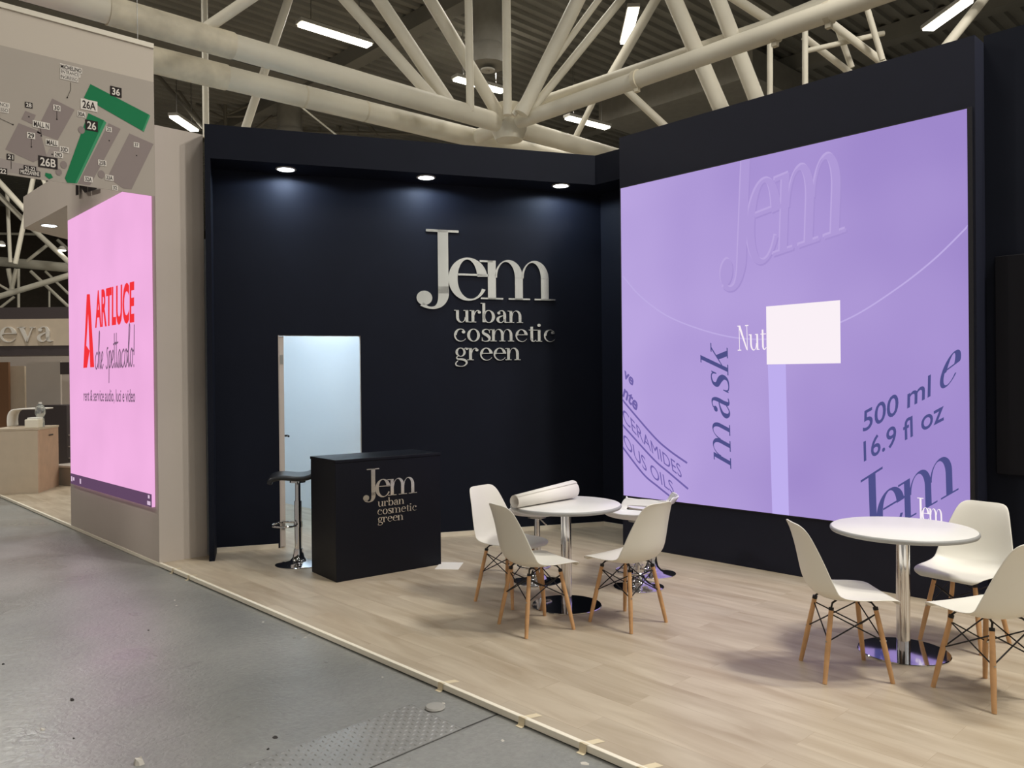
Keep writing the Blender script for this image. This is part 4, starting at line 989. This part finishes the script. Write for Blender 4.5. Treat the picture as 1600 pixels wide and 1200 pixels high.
# ================================================================== HALL FLOOR DETAILS
def fz(px, py): return on_z(px, py, Z_HALL)
c1, c2 = fz(722, 1139), fz(642, 1101); vdir = (fz(583, 1198)-c1).normalized(); L_ = 3.2
cp = thing('trench_cover', 'worn steel checker plate set in the concrete at the bottom centre', 'floor plate', (c1.x, c1.y, Z_HALL))
base = Vector((c1.x, c1.y, Z_HALL)); e_ = (c2-c1); wid = e_.length; en = e_.normalized()
P0 = [Vector((0, 0, .001)), e_+Vector((0, 0, .001)), e_+vdir*L_+Vector((0, 0, .001)), vdir*L_+Vector((0, 0, .001))]
mb = MB(); mb.add([*P0, *[v+Vector((0, 0, .003)) for v in P0]], [(4, 5, 6, 7), (0, 1, 5, 4), (1, 2, 6, 5), (2, 3, 7, 6), (3, 0, 4, 7)])
ni, nj = int(L_/.031), int(wid/.031)
for i in range(ni):
    for j in range(nj):
        c = vdir*(.02+i*.031)+en*(.02+j*.031)+Vector((0, 0, .004))
        a = vdir*.013 if (i+j) % 2 else en*.013; b = (en if (i+j) % 2 else vdir)*.005
        mb.add([c-a, c-b, c+a, c+b, c+Vector((0, 0, .0045))], [(0, 1, 4), (1, 2, 4), (2, 3, 4), (3, 0, 4)])
mb.build('plate', M['plate'], cp)
mb = MB()
g = .006
for a, b in ((c1-base, c1-base+vdir*L_), (e_, e_+vdir*L_), (Vector((0, 0, 0)), e_), (Vector((0, 0, 0)), fz(778, 1116)-base)):
    d = (b-a).normalized(); s_ = Vector((-d.y, d.x, 0))*g
    mb.add([a-s_+Vector((0, 0, .0008)), b-s_+Vector((0, 0, .0008)), b+s_+Vector((0, 0, .0008)), a+s_+Vector((0, 0, .0008))], [(0, 1, 2, 3)])
mb.build('gap', M['joint'], cp)
p = fz(680, 1107); tag(MB().lathe([(.0001, 0), (.048, 0), (.052, .006), (.046, .014), (.02, .017), (.0001, .016)], 28, (0, 0, 0)).build('floor_cap', M['grey_disc'], None, True), 'round grey plastic cap on the concrete beside the checker plate', 'cap').location = p
TAPES = (((690, 1068), 'strip of masking tape over the cream floor edge, beside the grey round cap'), ((812, 1124), 'strip of masking tape over the cream floor edge, right of the checker plate'),
         ((906, 1166), 'strip of masking tape over the floor edge, second from the photo bottom'), ((1010, 1197), 'strip of masking tape over the floor edge at the bottom of the photo'),
         ((272, 889), 'strip of masking tape over the floor edge near the white block corner'), ((300, 899), 'strip of masking tape over the floor edge, second from the white block'))
for i, ((px, py), lab) in enumerate(TAPES):
    p = on_z(px, py, 0); mb = MB(); ww = .042 if i < 4 else .03
    s0, s1 = -.02*(1 if i % 2 else -1), .03
    # lies on the floor, folds down over the strip
    pts = [(.085 if i < 4 else .06, .0015), (.03, .0015), (-.006, .0062), (-.0075, Z_HALL+.02), (-.012, Z_HALL+.003), (-.03, Z_HALL+.002)]
    vs = []
    for k, (y, z) in enumerate(pts): sh = .35*max(y, 0); vs += [(-ww/2+sh, y, z), (ww/2+sh, y, z)]
    mb.add(vs, [(2*k, 2*k+1, 2*k+3, 2*k+2) for k in range(len(pts)-1)])
    o = mb.build('masking_tape', M['tape']); o.location = (p.x, Y_EDGE, 0); tag(o, lab, 'tape', 'masking tape strips on the floor edge')
def scrap(px, py, r, mat, lab, group, flat=.15):
    r *= .72; p = fz(px, py); mb = MB(); n = 7; top = []
    vs = [(r*random.uniform(.5, 1.3)*math.cos(2*math.pi*i/n), r*random.uniform(.4, .9)*math.sin(2*math.pi*i/n), 0) for i in range(n)]
    vs += [(x*.7, y*.7, r*flat*random.uniform(.5, 1.4)) for x, y, _ in vs]
    mb.add(vs, [list(range(n-1, -1, -1)), list(range(n, 2*n))] + [(i, (i+1) % n, n+(i+1) % n, n+i) for i in range(n)])
    o = mb.build('paper_scrap' if mat == 'scrap' else 'dirt_crumb', M[mat]); o.location = p; tag(o, lab, 'litter', group)
WS, DS_ = 'white paper scraps on the concrete', 'dark crumbs on the concrete'
scrap(785, 1157, .022, 'scrap', 'torn white paper scrap on the concrete right of the checker plate', WS); scrap(598, 1058, .014, 'scrap', 'small white scrap on the shiny concrete above the checker plate', WS)
scrap(693, 1099, .016, 'scrap', 'tiny white scrap right beside the grey round cap', WS); scrap(914, 1193, .03, 'scrap', 'white scrap on the concrete at the bottom edge, right of centre', WS)
scrap(477, 996, .016, 'scrap', 'white scrap on the concrete near the middle of the floor edge', WS); scrap(411, 972, .016, 'scrap', 'white scrap on the concrete closest to the floor edge in front of the counter', WS)
scrap(273, 938, .02, 'scrap', 'upper of two white scraps on the concrete near the white block', WS); scrap(276, 946, .02, 'scrap', 'lower of two white scraps on the concrete near the white block', WS)
scrap(215, 1194, .045, 'scrap', 'crumpled white scrap at the bottom left edge of the photo', WS, .6); scrap(447, 1196, .015, 'scrap', 'small pale scrap on the checker plate at the bottom edge', WS); scrap(67, 1140, .02, 'scrap', 'pale crumb on the concrete at lower left', WS, .5)
scrap(112, 1094, .022, 'litter_dark', 'largest dark crumb on the concrete at lower left', DS_, .5); scrap(232, 985, .014, 'litter_dark', 'dark crumb on the concrete below the white block corner', DS_, .4); scrap(430, 1152, .025, 'litter_dark', 'dark flake on the concrete left of the checker plate', DS_)
scrap(419, 1171, .012, 'litter_dark', 'small dark crumb just below the dark flake at the bottom centre', DS_, .5); scrap(115, 1154, .012, 'litter_dark', 'small dark crumb near the bottom left corner', DS_, .5); scrap(5, 1038, .016, 'litter_dark', 'dark crumb at the left edge of the concrete', DS_, .4)
